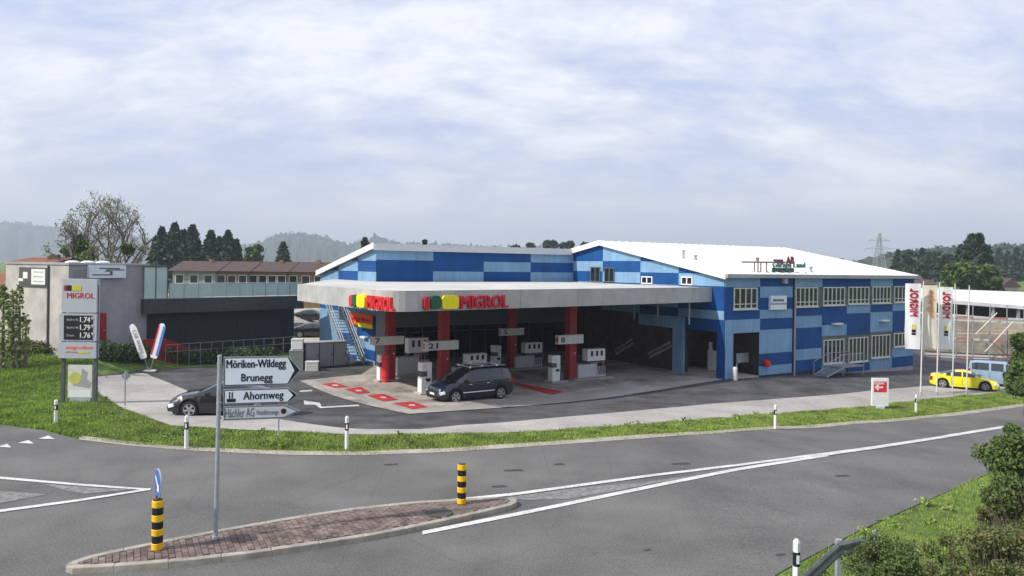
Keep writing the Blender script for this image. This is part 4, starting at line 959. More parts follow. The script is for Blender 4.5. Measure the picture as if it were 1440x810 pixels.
k = MB(); a = tq(99,545,.04); k.X = frame(a, pn); k.add([(.1,0,.1),(.9,0,.0),(1.0,0,.25),(.75,0,.45),(.8,0,.75),(.55,0,.95),(.5,0,.6),(.3,0,.5)],[(7,6,5,4,3,2,1,0)[::-1]]); k.build('drawing', grey, po)
k = MB(); a = tq(97,542,.04); k.X = frame(a, pn); k.lathe([(.3,-.004),(.3,0)],14,(.28,0,.35),'y'); k.build('yellow_blob', mat('poster_yellow',(.5,.48,.1),.6), po)
tpanel(99,128,560,568,mat('glassy_base',(.35,.42,.42),.3,.1),'base_box',-.1,.1,po)
# small back-facing sign on the driveway, thin post on the verge
g = G(175.5, 571); t = thing('small_sign', 'small grey sign seen from behind on a short pole in the pale driveway', 'road sign', g); hh = 48*g.y/FPX
k = MB(); k.tube(g, g+Vector((0,0,hh)), .035); k.build('pole', grey, t); k = MB(); k.X = frame(g+Vector((0,.05,hh-.35)), (1,.3,0)); k.bbox(-.2,.2,-.01,.01,0,.32,.03) if False else k.add([(-.22,0,.15),(0,0,.38),(.22,0,.15),(0,0,-.08),(-.22,.02,.15),(0,.02,.38),(.22,.02,.15),(0,.02,-.08)],[(0,3,2,1),(4,5,6,7),(0,1,5,4),(1,2,6,5),(2,3,7,6),(3,0,4,7)]); k.build('plate', grey, t)
g = G(391.5, 612); t = thing('thin_post', 'thin grey metal post on the verge behind the direction sign', 'post', g); k = MB(); k.tube(g, g+Vector((0,0,24*g.y/FPX+.4)), .03); k.build('shaft', grey, t); k = MB(); k.tube(g, g+Vector((0,0,.04)), .08); k.build('foot', grey, t)
# red and white board
g = G(1237, 574); sg = thing('exit_board', 'white upright board with red field and white left arrow on the verge', 'sign', g); n_ = Vector((0,-1,0))
def eb_(x0,x1,y0,y1,m,nm,d0,d1,par=sg):
    a = hit(x0,y1,n_,g); w = (hit(x1,y1,n_,g)-a).length; h_ = hit(x0,y0,n_,g).z-a.z; k = MB(); k.X = frame(a,(1,0,0)); k.bbox(0,w,-d1,-d0,0,h_,.005); return k.build(nm,m,par)
bd = eb_(1225.5,1248.5,531.5,570.5,white,'board',-.08,.08); eb_(1228,1246,536,551,redb,'red_field',.081,.09,bd); eb_(1231,1243,570.6,575,offwhite,'foot',-.12,.12)
a = hit(1230,548.5,n_,g+n_*.1); k = MB(); k.X = frame(a,(1,0,0)); k.add([(0,0,.17),(.2,0,.36),(.27,0,.29),(.19,0,.21),(.5,0,.21),(.5,0,.12),(.19,0,.12),(.27,0,.04),(.2,0,-.03)],[(0,1,2,3,6,7,8)[::-1],(3,4,5,6)[::-1]]); k.build('arrow', white, bd)
a = hit(1230,540.5,n_,g+n_*.092); k = MB(); text(k,'Einfahrt',a,(1,0,0),(0,0,1),(hit(1244,540.5,n_,g+n_*.1)-a).length,.16,.006,.02,n_); k.build('lettering', white, bd)

# flags and poles
def flagpole(px, py, ytop, label, flag=None, lx=None):
    g = G(px, py); zt_ = D(px, ytop, g.y).z; t = thing('flagpole', label, 'flagpole', g, 0, 'thin flagpoles at the yard edge')
    k = MB(); k.tube(g, (g.x+.1,g.y,zt_), .05, .035, n=8); k.build('shaft', offwhite, t); k = MB(); k.tube((g.x+.1,g.y,zt_),(g.x+.1,g.y,zt_+.06),.06,.02); k.build('cap', grey, t)
    k = MB(); k.tube(g, g+Vector((0,0,.25)), .09, n=8); k.build('base', grey, t)
    return g
gA = flagpole(1294.5,556,396,'white flagpole nearest the blue building carrying the left red-lettered flag')
gB = flagpole(1317,556,398,'white flagpole carrying the orange-lettered middle flag')
gC = flagpole(1339,555,400,'white flagpole carrying the right red-lettered flag')
gD = flagpole(1359,554,402,'bare white flagpole right of the three flags')
flagm = mat('flag_cloth', (.86,.86,.84), .8, .03); flago = mat('flag_orange',(.80,.35,.12),.8,.08); flagc = mat('flag_cream',(.80,.74,.60),.8,.04)
def flag(gp_, x0, x1, y0, y1, label, m, txt, tm, tap):
    dpt = gp_.y; a = D(x0,y1,dpt); b = D(x1,y1,dpt); tpz = D(x0,y0,dpt).z; w = b.x-a.x; h_ = tpz-a.z; t = thing('banner_flag', label, 'flag', (b.x,dpt,a.z), 0, 'tall vertical banners on the flagpoles')
    nx_, nz_ = 8, 24; vs = []; fs = []
    def pt(u_, v_, off=0): 
        dx = w*tap*(1-v_)*(1-u_)*(.6); y = .07*math.sin(u_*5+v_*3)*(1-u_)+.04*math.sin(v_*9+u_*3); return (a.x+w*u_+dx*.8, dpt+y+off, a.z+h_*v_+ (1-u_)*(1-v_)**3*tap*.9)
    for o in (0, .012):
        for j in range(nz_+1):
            for i in range(nx_+1): vs.append(pt(i/nx_, j/nz_, o))
    K = (nx_+1)*(nz_+1)
    for j in range(nz_):
        for i in range(nx_):
            q = (j*(nx_+1)+i, j*(nx_+1)+i+1, (j+1)*(nx_+1)+i+1, (j+1)*(nx_+1)+i); fs.append(q); fs.append(tuple(x+K for x in q[::-1]))
    k = MB(); k.add(vs, fs); o = k.build('cloth', m, t, smooth=True)
    k = MB(); v, f = textgeo(txt, .03)
    [k.add([ (lambda P: (P[0]+sh_*.045, P[1]-.02-.004*p[2]-.003*sh_, P[2]+.03*(sh_%2)))(pt(.25+.50*p[1], .50+.42*p[0])) for p in v], [tuple(q) for q in f]) for sh_ in (0,1,2)]; k.build('lettering', tm, o)
    k = MB()
    if txt == 'MIGROL':
        for (v0,v1,mm) in ((.40,.46,1),): pass
        for j,(v0,v1) in enumerate(((.22,.25),(.26,.30))):
            q = [pt(.40,v0),pt(.65,v0),pt(.65,v1),pt(.40,v1)]; k.add([(x,y-.03,z) for x,y,z in q],[(0,1,2,3)])
        k.build('mark', black, o); k = MB(); q = [pt(.4,.31),pt(.65,.31),pt(.65,.38),pt(.4,.38)]; k.add([(x,y-.03,z) for x,y,z in q],[(0,1,2,3)]); k.build('mark', mat('flag_yellow',(.75,.65,.1),.8), o)
flag(gA,1272.5,1294,398.5,491,'tall white banner with red vertical lettering, leftmost of three',flagm,'MIGROL',letred,.02)
flag(gB,1296.2,1316.8,401,491.5,'cream banner with pale orange lettering between the two red-lettered ones',flagc,'migrolino',flago,.35)
flag(gC,1319,1339,403.5,491.5,'tall white banner with red vertical lettering, rightmost of three',flagm,'MIGROL',letred,.02)
# slim advertising banners standing in a V
bflags = []
for (xb,yb,xt,yt,wd,label,m) in ((209,521,185,456,1.,'slim white advertising banner leaning left beside the pale driveway',flagm),(211,521,229,455,1.,'slim red white and blue banner leaning right beside the pale driveway',flagm)):
    g = G(210, 521.5); a = D(xb,yb,g.y); b = D(xt,yt,g.y); d = (b-a).normalized(); n2 = Vector((-d.z,0,d.x)); n2 = n2 if n2.x > 0 else -n2
    t = thing('beach_flag', label, 'banner', g); k = MB(); k.tube(a+Vector((0,.05,0)), b+Vector((0,.05,0)), .025); k.build('rod', grey, t)
    L_ = (b-a).length; bflags.append(t)
    st_ = [(.26,-.18,.18),(.3,-.26,.24),(.9,-.24,.24),(.97,-.2,.16),(1.,-.1,.1)]
    vs = []; 
    for off in (0,.015):
        for u_, p_, q_ in st_: vs += [tuple(a+d*(L_*u_)+n2*p_*.95+Vector((0,off,0))), tuple(a+d*(L_*u_)+n2*q_*.95+Vector((0,off,0)))]
    n0 = 10; fs = []
    for i in range(4): fs += [(2*i,2*i+1,2*i+3,2*i+2),(n0+2*i,n0+2*i+2,n0+2*i+3,n0+2*i+1)]
    k = MB(); k.add(vs, fs); o = k.build('cloth', m, t)
    k = MB()
    if xt < 200: text(k, 'CAR WASH', a+d*(L_*.88)+n2*(-.12)-Vector((0,.02,0)), -d, n2, L_*.5, .26, .004, .02, Vector((0,-1,0))); k.build('lettering', grey, o)
    else:
        for (u0,u1,mm) in ((.05,.22,redb),(.66,1.,mat('banner_blue',(.08,.25,.62),.6))):
            k = MB(); p_ = [a+d*(L_*.32)+n2*(-.26+.52*u0), a+d*(L_*.32)+n2*(-.26+.52*u1), a+d*(L_*.95)+n2*(-.26+.52*u1), a+d*(L_*.95)+n2*(-.26+.52*u0)]; k.add([(q.x,q.y-.012,q.z) for q in p_],[(0,1,2,3)]); k.build('colour_stripe', mm, o)
g = G(209,522); t = bflags[0]; k = MB(); k.X = frame(g,(1,.3,0)); k.bbox(-.45,.45,-.3,.3,0,.08,.02); k.build('plate', white, t); k = MB(); k.tube(g+Vector((0,0,.08)), g+Vector((0,0,.25)), .05); k.build('socket', grey, t)
# ------------------------------------------------------------------ traffic island, paint on the road
io = [(92,804),(100,808),(135,806.5),(200,802),(270,796),(355,786),(456,771),(530,759),(585,748),(650,734),(722,716.5),(729,711),(722,706),(690,705.5),(585,711.5),(500,720.5),(410,734),(320,750),(231,767),(150,783.5),(108,794)]
IW = [Vector(Gz(a, b, .0)[:2]) for a, b in io]; ctr = sum(IW, Vector((0,0)))/len(IW)
def inset(P, d):
    n = len(P); out = []
    for i in range(n):
        a, b, c = P[i-1], P[i], P[(i+1) % n]; e1 = (b-a).normalized(); e2_ = (c-b).normalized(); n1 = Vector((-e1.y,e1.x)); n2 = Vector((-e2_.y,e2_.x)); m_ = (n1+n2)
        if m_.length < .2: m_ = n1
        m_.normalize(); k = d/max(.5, m_.dot(n1)); out.append(b+m_*k)
    return out
def area(P): return sum(P[i].x*P[(i+1)%len(P)].y-P[(i+1)%len(P)].x*P[i].y for i in range(len(P)))
if area(IW) < 0: IW = IW[::-1]
# resample kerb line
def resample(P, step):
    pts = P+[P[0]]; out = []; acc = 0
    L = sum((pts[i+1]-pts[i]).length for i in range(len(P))); n = int(L/step); tgt = [L*i/n for i in range(n)]; d0 = 0; k = 0
    for i in range(len(P)):
        l = (pts[i+1]-pts[i]).length
        while k < n and tgt[k] <= d0+l+1e-9: out.append(pts[i]+(pts[i+1]-pts[i])*((tgt[k]-d0)/l)); k += 1
        d0 += l
    return out
KO = resample(IW, .25); KI = inset(KO, .17)
isl = tag(bpy.data.objects.new('traffic_island', None), 'long red-brick traffic island with pale kerb stones', kind='structure'); COL.objects.link(isl); isl.location = (ctr.x, ctr.y, 0)
isl['category'] = 'traffic island'; del isl['kind']
n = len(KO); i = 0
while i < n:
    seg = 4 if i+4 <= n else n-i; o = [KO[(i+k) % n] for k in range(seg+1)]; q = [KI[(i+k) % n] for k in range(seg+1)]
    o[0] = o[0].lerp(o[1], .03); q[0] = q[0].lerp(q[1], .03); jit = random.uniform(-.004,.004)
    pl_ = [(p.x,p.y) for p in o]+[(p.x,p.y) for p in q[::-1]]; mb = MB()
    m_ = len(pl_); cen = Vector((sum(p[0] for p in pl_)/m_, sum(p[1] for p in pl_)/m_))
    mb.add([(x,y,-.05) for x,y in pl_]+[(x,y,.115+jit) for x,y in pl_]+[(x+(cen.x-x)*.04,y+(cen.y-y)*.04,.128+jit) for x,y in pl_], [tuple(range(m_-1,-1,-1)), tuple(range(2*m_,3*m_))]+[(a+k,a+(k+1)%m_,a+m_+(k+1)%m_,a+m_+k) for a in (0,m_) for k in range(m_)])
    mb.build('kerb_stone', kerbm, isl); i += seg
mb = MB(); mb.prism([(p.x,p.y) for p in inset(KO,.165)], -.02, .105); mb.build('sand_bed', mortar, isl)
ax = (IW[11]-IW[0]); ax = (Vector(Gz(729,711,0)[:2])-Vector(Gz(92,804,0)[:2])).normalized(); ay = Vector((-ax.y, ax.x)); KB = inset(KO, .18)
def clipc(poly, C):
    for i in range(len(C)):
        a, b = C[i], C[(i+1) % len(C)]; e = b-a; out = []
        for k, p in enumerate(poly):
            q = poly[(k+1) % len(poly)]; fp = e.x*(p.y-a.y)-e.y*(p.x-a.x); fq = e.x*(q.y-a.y)-e.y*(q.x-a.x)
            if fp >= 0: out.append(p)
            if fp*fq < 0: out.append(p+(q-p)*(fp/(fp-fq)))
        poly = out
        if len(poly) < 3: return []
    return poly
rb_, sb_ = .215, .128; bricks = []
mh = Vector(Gz(617,721,.12)[:2])
for r_ in range(-8, 92):
    for s_i in range(-14, 15):
        c = Vector(Gz(92,804,0)[:2])+ax*(r_*sb_)+ay*(s_i*rb_+(rb_/2 if r_ % 2 else 0))
        if (c-mh).length < .36: continue
        a, b = sb_/2-.007, rb_/2-.007
        pts = clipc([c-ax*a-ay*b, c+ax*a-ay*b, c+ax*a+ay*b, c-ax*a+ay*b], KB)
        if len(pts) >= 3 and abs(area(pts)) > .018: bricks.append((c, pts))
bricks.sort(key=lambda t: t[0].y)
print('bricks', len(bricks)); rest = MB(); flat = (brick, brick, brick2)
for i, (c, pts) in enumerate(bricks):
    z = .122+random.uniform(-.005,.006); mb = MB() if i < 295 else rest; n = len(pts)
    mb.add([(p.x,p.y,.08) for p in pts]+[(p.x,p.y,z) for p in pts], [tuple(range(n,2*n))]+[(k,(k+1)%n,n+(k+1)%n,n+k) for k in range(n)])
    if i < 295: mb.build('paver', random.choice(flat), isl)
if rest.f: r0 = rest.build('paver_field', brick, isl); r0['kind'] = 'stuff'
mb = MB(); mb.lathe([(.34,.08),(.34,.126),(.30,.128)], 26, (mh.x,mh.y,0)); mb.build('manhole_cover', mat('cast_iron',(.07,.065,.06),.7,.3,20.,1.,30.), isl)
def stroke(pts, w0, w1=None, name='road_marking', m=paint_w, dz=.016, par=road):
    w1 = w0 if w1 is None else w1; n = len(pts)-1; up_ = [(x, y-(w0+(w1-w0)*i/n)/2) for i,(x,y) in enumerate(pts)]; dn = [(x, y+(w0+(w1-w0)*i/n)/2) for i,(x,y) in enumerate(pts)]
    return sheet(name, gp(up_+dn[::-1], 2), dz, m, None, par)
stroke([(594,750),(745,720),(900,688),(1040,660),(1165,640.5)], 5.2, 3.6); stroke([(590,709.5),(728,695),(900,671.5),(1040,654.5),(1165,638)], 4.0, 2.6, dz=.020)
stroke([(1165,639),(1230,630),(1300,619),(1370,607.5),(1418,600)], 4.2, 3.2, dz=.024)
stroke([(-60,668),(0,672.5),(110,682),(208,689)], 3.6, 2.4); stroke([(-60,731),(0,719.5),(110,704.5),(212,688.5)], 4.2, 2.4, dz=.020)
for q in (((-4,629),(10,624.5),(16,630)),((25,623.5),(40,619.5),(48,624.5)),((54,617.5),(68,613),(77,618)),((-34,634),(-20,630),(-14,636))): sheet('yield_triangle', gp(q,1), .016, paint_w, None, road)
worn = mat('worn_paint', (.40,.395,.38), .85, .35, 30., .3, 50., dirt=.4, ds=6., col2=(.20,.195,.19))
sheet('worn_hatching', gp([(-60,690),(0,691),(67,695.5),(0,708),(-60,720)],1), .010, worn, None, road)
sheet('worn_hatching', gp([(700,701),(820,686),(900,679.5),(1010,665),(870,690),(800,702),(740,703.5)],1), .010, worn, None, road)
sheet('worn_hatching', gp([(60,680.5),(130,686),(185,689),(120,695),(90,690)],1), .010, worn, None, road)
random.seed(11)
for i in range(14):      # tar seams and repairs
    x = random.uniform(250,1250); y = random.uniform(650,690) if i%2 else random.uniform(730,800); 
    if y > 700 and x < 760: continue
    mb_ = sheet('tar_patch', gp([(x,y),(x+random.uniform(8,26),y-1.2),(x+random.uniform(12,30),y+1.2),(x+2,y+2)],1), .008, mat('tar',(.05,.05,.05),.7,.2), None, road)

tag(sheet('gravel_lot', [tuple(G(a,b)[:2]) for a,b in ((360,436),(462,436),(475,482),(395,482))], .02, mat('lot_gravel',(.46,.42,.35),.95,.2,3.,dirt=.25)), 'pale gravel lot behind the buildings', kind='structure')
# ------------------------------------------------------------------ left buildings
def bframe(O, dx):   # X along dx, Y away from the camera side
    dx = Vector((dx[0],dx[1],0)).normalized(); dy = Vector((-dx.y,dx.x,0)); return Matrix(((dx.x,dy.x,0,O[0]),(dx.y,dy.y,0,O[1]),(0,0,1,0),(0,0,0,1)))
K = D(96, 490, 50.); dR = Vector((.45,.89,0)).normalized(); dLf = Vector((-dR.y,dR.x,0))
KB_ = bframe(K, dR); KI_ = KB_.inverted()
zt0 = D(96,369.5,50.).z
def onR(px,py,o=0.): return KI_ @ hit(px,py,dLf,Vector(K)-dLf*o)
def onL(px,py,o=0.): return KI_ @ hit(px,py,dR,Vector(K)-dR*o)
Rw = onR(207,400).x; Lw = onL(9,400).y
gb = thing('grey_building', 'plain grey flat-roofed building with two company signs behind the price sign', 'building', (K.x,K.y,0))
def gbm(): m = MB(); m.X = KB_; return m
m = gbm(); m.box(0,Rw,-.0,Lw,-2.5,zt0-.15); m.build('wall', plaster, gb)
m = gbm(); m.box(-.05,-.003,.0,Lw,-2.5,zt0-.16); m.build('sun_tinted_wall_face', plaster_sun, gb)  # sunlit side of the same wall, its brightness painted in as paler plaster
m = gbm(); m.box(-.12,Rw+.1,-.1,Lw+.1,zt0-.14,zt0); m.build('parapet', grey, gb)
a = onR(96,375); b = onR(124,400); m = gbm(); m.box(.3,b.x,-.03,-.003,b.z-2.0,zt0-.5); m.build('recess_panel', mat('darker_render',(.24,.235,.235),.9), gb)
a = onR(139.5,486); b = onR(149,440); m = gbm(); m.box(a.x,b.x,-.08,-.004,a.z,b.z); dr = m.build('door', redm, gb)
m = gbm(); m.box(b.x-.25,b.x-.15,-.14,-.08,a.z+1.0,a.z+1.06); m.build('handle', galv, dr)
q = onL(70,400); m = gbm(); m.tube((-.12,q.y,-2),(-.12,q.y,zt0-.2),.06); m.build('downpipe', dgrey, gb)
for x in range(3): 
    q = KI_ @ D(72+x*16,365,51+x); m = gbm(); m.lathe([(.45,0),(.45,.06),(.25,.14),(.0,.16)],12,(1.+x*1.1,1.2,zt0)); m.build('skylight', white, gb)
# its signs
s1 = thing('company_sign', 'framed dark and white company sign on the sunlit left face of the grey building', 'sign', KB_ @ Vector((-.2,onL(47,385).y,3)))
a = onL(27,401.5,.15); b = onL(66,376.5,.15); m = gbm(); m.box(-.18,-.06,min(a.y,b.y),max(a.y,b.y),a.z,b.z); m.build('frame', dgrey, s1)
c = onL(45,385,.15); ym, yM = min(a.y,b.y), max(a.y,b.y); m = gbm(); m.box(-.2,-.185,ym+.12,c.y,a.z+.12,b.z-.1); m.build('white_panel', white, s1); m = gbm(); m.box(-.2,-.185,c.y+.005,yM-.12,a.z+.12,b.z-.1); m.build('brown_panel', mat('sign_brown',(.10,.08,.075),.5), s1)
m = gbm(); hh=b.z-a.z
for k in range(3): m.box(-.21,-.202,ym+.3,c.y-.25,a.z+.3+k*hh*.25,a.z+.36+k*hh*.25)
m.build('print_line', grey, s1); m = gbm(); m.box(-.21,-.202,c.y+.4,c.y+.9,a.z+hh*.4,a.z+hh*.75); m.box(-.21,-.202,c.y+.9,c.y+1.4,a.z+hh*.25,a.z+hh*.4); m.build('emblem', white, s1)
s2 = thing('company_sign', 'white rectangular company sign at the top of the grey face of the grey building', 'sign', KB_ @ Vector((onR(150,380).x,-.3,5)))
a = onR(124.5,391,.2); b = onR(176,373.5,.2); m = gbm(); m.bbox(a.x,b.x,-.3,-.004,a.z,b.z); m.build('panel', signw, s2)
m = gbm(); w = b.x-a.x; h_ = b.z-a.z
for (u0,u1,v) in ((.25,.82,.72),(.42,.55,.5),(.45,.95,.6),(.08,.62,.2)): m.box(a.x+w*u0,a.x+w*u1,-.315,-.302,a.z+h_*v,a.z+h_*(v+.09))
m.box(a.x+w*.55,a.x+w*.62,-.315,-.302,a.z+h_*.3,a.z+h_*.55); m.build('print_line', dgrey, s2)
# black terrace building with glass balustrade
A0 = KB_ @ Vector((Rw+.0,.2,0)); A1 = D(414,420,64.)
DB = bframe(A0,(A1.x-A0.x,A1.y-A0.y)); DI = DB.inverted(); dl = math.hypot(A1.x-A0.x,A1.y-A0.y); dn_ = (DB.to_3x3() @ Vector((0,1,0)))
def onD(px,py,y=0.): return DI @ hit(px,py,dn_,DB @ Vector((0,y,0)))
zs1 = (onD(215,421,-.8).z+onD(405,416,-.8).z)/2; zs0 = zs1-1.05
db = thing('black_terrace_building', 'low black-clad building with pale green glass balustrade on its roof', 'building', (A0.x,A0.y,-1))
def dbm(): m = MB(); m.X = DB; return m
nseg = 12
for i in range(nseg):
    m = dbm(); m.box(dl*i/nseg+.008,dl*(i+1)/nseg-.008,0,.1,-3,zs0); m.build('wall_panel', charcoal, db)
m = dbm(); m.box(0,dl,.1,8,-3,zs0-.05); m.build('wall', black, db)
m = dbm(); m.box(-.4,dl+.4,-.8,8.5,zs0,zs1); m.build('roof_slab', mat('slab_dark',(.05,.06,.062),.6,.1,2.,dirt=.2), db)
m = dbm(); m.box(-.4,dl+.4,-.75,8.5,zs1,zs1+.03); m.build('terrace_deck', concrete, db)
xg0 = onD(238,400,-.6).x; zg = onD(330,398.5,-.6).z; nb = 10
for i in range(nb+1):
    x = xg0+(dl+.3-xg0)*i/nb; m = dbm(); m.box(x-.03,x+.03,-.66,-.60,zs1+.03,zg+.03); m.build('balustrade_post', grey, db)
    if i < nb: m = dbm(); m.box(x+.04,x+(dl+.3-xg0)/nb-.04,-.64,-.62,zs1+.08,zg); m.build('glass_panel', glassg, db)
m = dbm(); m.box(xg0,dl+.3,-.67,-.59,zg+.035,zg+.075); m.build('handrail', offwhite, db)
zgt = onD(222,376,-.6).z
for i in range(2):
    x0 = -.3+i*(xg0+.2)/2; x1 = x0+(xg0+.2)/2-.08; m = dbm(); m.box(x0,x1,-.64,-.61,zs1+.05,zgt); m.build('tall_glass_screen', glassg, db); m = dbm(); m.box(x1+.005,x1+.07,-.67,-.58,zs1+.03,zgt+.05); m.build('screen_post', dgrey, db)
m = dbm(); m.box(-.35,xg0,-.75,1.5,zgt+.055,zgt+.14); m.build('screen_roof', dgrey, db)
pt_ = thing('potted_plant', 'small brown potted shrub on the terrace behind the glass', 'plant', DB @ Vector((onD(275,410,.5).x,.5,zs1))); q = pt_.location; m = MB(); m.lathe([(.18,.03),(.25,.45),(.22,.45)],10,tuple(q)); m.build('pot', dgrey, pt_)
# red stair flank and railing
a = onD(233,482,-2.2); b = onD(284,501,-2.2); m = dbm(); m.add([(a.x,-2.2,a.z+.3),(b.x,-2.2,b.z+.25),(b.x,-2.2,b.z-.4),(a.x-1.5,-2.2,b.z-.4),(a.x-1.5,-2.2,a.z+.3)]+[(a.x,-2.0,a.z+.3),(b.x,-2.0,b.z+.25),(b.x,-2.0,b.z-.4),(a.x-1.5,-2.0,b.z-.4),(a.x-1.5,-2.0,a.z+.3)],[(0,4,3,2,1),(5,6,7,8,9)]+[(i,(i+1)%5,5+(i+1)%5,5+i) for i in range(5)]); o = m.build('red_stair_wall', redm); tag(o,'sloping red stair wall beside the black building behind the railing','wall')
a = onD(233,480,-3.); b = onD(412,478,-3.); rl = thing('railing', 'grey metal railing in front of the black building', 'railing', DB @ Vector((a.x,-3,-1)))
zr = onD(320,479.5,-3.).z; rlm = mat('railing_grey', (.20,.21,.21), .6)
n = 12
for i in range(n+1):
    x = a.x+(b.x-a.x)*i/n; m = dbm(); m.tube((x,-3,-2),(x,-3,zr),.028,n=6); m.build('post', rlm, rl)
for z in (zr, zr-.5): m = dbm(); m.tube((a.x,-3,z),(b.x,-3,z),.024,n=6); m.build('rail', rlm, rl)
# cabinets, boxes and stairs at the blue gable end
cb = thing('cabinet_row', 'row of tall grey metal cabinets left of the steel stairs', 'cabinet', G(450,518)); cg = G(429,519); ce = G(488,515); CB = bframe(cg,(ce.x-cg.x,ce.y-cg.y)); cl = (ce-cg).length; ch = 36*cg.y/FPX
def cbm(): m = MB(); m.X = CB; return m
m = cbm(); m.box(0,cl,.05,1.2,cg.z-.3,cg.z+ch-.03); m.build('carcass', dgrey, cb)
for i in range(3): m = cbm(); m.bbox(cl*i/3+.04,cl*(i+1)/3-.04,-.02,.045,cg.z+.1,cg.z+ch-.06,.01); o = m.build('door', mat('cabinet_grey',(.33,.34,.36),.5,.05), cb); m = cbm(); m.box(cl*(i+1)/3-.16,cl*(i+1)/3-.12,-.05,-.02,cg.z+.8,cg.z+1.0); m.build('handle', dgrey, o)
m = cbm(); m.box(-.03,cl+.03,-.04,1.25,cg.z+ch-.03,cg.z+ch+.03); m.build('top', grey, cb)
def boxthing(nm,lab,cat,x0,x1,y1,y0,mt,dd,lid):
    g = G((x0+x1)/2,y1); m = MB(); w = (x1-x0)*g.y/FPX; h_ = (y1-y0)*g.y/FPX; t = thing(nm,lab,cat,g); m.X = frame(g,(1,.15,0)); m.bbox(-w/2,w/2,-dd/2,dd/2,0,h_,.03); m.build('body',mt,t); m = MB(); m.X = frame(g,(1,.15,0)); m.bbox(-w/2-.02,w/2+.02,-dd/2-.02,dd/2+.02,h_+.003,h_+.06,.02); m.build('lid',lid,t); return t
boxthing('storage_box','white box standing in front of the grey cabinets','box',430,448,521,509,offwhite,.6,white)
boxthing('container','grey green container at the left end of the cabinets','container',408,427,519,493,mat('container_green',(.20,.22,.19),.6),.9,grey)
g = G(418,519); g2 = Vector((g.x,g.y,g.z+27*g.y/FPX)); t = thing('storage_box','white box lying on the grey green container','box',g2); m = MB(); m.X = frame(g2,(1,.15,0)); m.bbox(-.4,.4,-.3,.3,.07,.72,.03); m.build('body',white,t); m = MB(); m.X = frame(g2,(1,.15,0)); m.bbox(-.42,.42,-.32,.32,.725,.78,.02); m.build('lid',offwhite,t)
sX0, sX1 = XQ-1.55, XQ-.40
pB = onX(512,521,sX1); pT = onX(478,427,sX1); yb, yt, zb_ = pB.y, pT.y, FL-.25; ztp = min(pT.z, ZB-.3)
stt = thing('steel_staircase', 'long galvanised steel staircase climbing the blue gable end', 'stairs', BM @ Vector((sX0,yb,zb_)), BZ)
ns = 21
for i in range(ns):
    f = (i+.5)/ns; m = bmb(); y = yb+(yt-yb)*f; z = zb_+(ztp-zb_)*(i+1)/ns; m.box(sX0+.05,sX1-.05,y-.02,y+(yt-yb)/ns*.8+.05,z-.04,z); m.build('step', galv, stt)
for x in (sX0, sX1):
    m = bmb(); m.add([(x-.03,yb,zb_-.05),(x+.03,yb,zb_-.05),(x+.03,yt,ztp-.1),(x-.03,yt,ztp-.1),(x-.03,yb,zb_+.2),(x+.03,yb,zb_+.2),(x+.03,yt,ztp+.15),(x-.03,yt,ztp+.15)],[(0,3,2,1),(4,5,6,7),(0,1,5,4),(1,2,6,5),(2,3,7,6),(3,0,4,7)]); m.build('stringer', galv, stt)
    m = bmb()
    for hh in (1.0,.55): m.tube((x,yb,zb_+hh),(x,yt,ztp+hh),.035,n=6)
    for i in range(7):
        f = i/6; m.tube((x,yb+(yt-yb)*f,zb_+(ztp-zb_)*f),(x,yb+(yt-yb)*f,zb_+(ztp-zb_)*f+1.0),.025,n=6)
    m.build('handrail', galv, stt)
m = bmb(); m.box(sX0,sX1,yt,yt+1.3,ztp-.08,ztp); m.build('landing', galv, stt)

# ------------------------------------------------------------------ houses
def house(px0, px1, yr, ye, dep, label, wm, rm, wdep=9., wins=4, yaw=0., nm='house', chim=1, group=None, gable=False):
    a = D(px0, ye, dep); b = D(px1, ye, dep); L_ = b.x-a.x; ze = (a.z+b.z)/2; zr_ = D((px0+px1)/2, yr, dep+wdep/2).z
    t = thing(nm, label, 'house', (a.x, dep, -1), 0, group); X = Matrix.Translation((a.x,dep,0)) @ Matrix.Rotation(yaw,4,'Z')
    m = MB(); m.X = X; m.box(0,L_,0,wdep,-2.5,ze); m.build('wall', wm, t)
    m = MB(); m.X = X
    if gable: v = [(-.4,-.5,ze-.1),(L_+.4,-.5,ze-.1),(L_+.4,wdep+.5,ze-.1),(-.4,wdep+.5,ze-.1),(L_/2,-.5,zr_),(L_/2,wdep+.5,zr_)]; f = [(0,1,4),(2,3,5),(1,2,5,4),(3,0,4,5),(0,3,2,1)]
    else: v = [(-.5,-.7,ze-.1),(L_+.5,-.7,ze-.1),(L_+.5,wdep+.7,ze-.1),(-.5,wdep+.7,ze-.1),(-.5,wdep/2,zr_),(L_+.5,wdep/2,zr_)]; f = [(0,1,5,4),(2,3,4,5),(1,2,5),(3,0,4),(0,3,2,1)]
    m.add(v, f); rf = m.build('roof', rm, t)
    for k in range(chim): m = MB(); m.X = X; x = L_*(.25+.5*k/max(1,chim-1) if chim > 1 else .6); m.box(x,x+.5,wdep*.4,wdep*.4+.5,zr_-1,zr_+.3); m.build('chimney', house_b, rf)
    for k in range(wins):
        x = L_*(k+.5)/wins; w = MB(); w.X = X; w.box(x-.6,x+.6,-.06,-.003,ze-1.9,ze-.6); wo_ = w.build('window', offwhite, t); w = MB(); w.X = X; w.box(x-.5,x+.5,-.07,-.062,ze-1.8,ze-.7); w.build('pane', glass, wo_)
    return t
house(243,303,367,380,107,'long low house with brown roof and grey front, leftmost of the row behind the terrace',plaster,tileroof,wins=3)
house(303.5,349,367.4,380.4,107.4,'low brick house with brown roof, second from the left behind the terrace',house_b,tileroof,wins=3,chim=0)
house(349.5,403,368,380.8,107.8,'low brick house with brown roof, third from the left behind the terrace',house_b,tileroof,wins=4,chim=1)
house(403.5,457,368.4,381.4,108.2,'low brick house with brown roof directly left of the blue gable end',house_b,tileroof,wins=3)
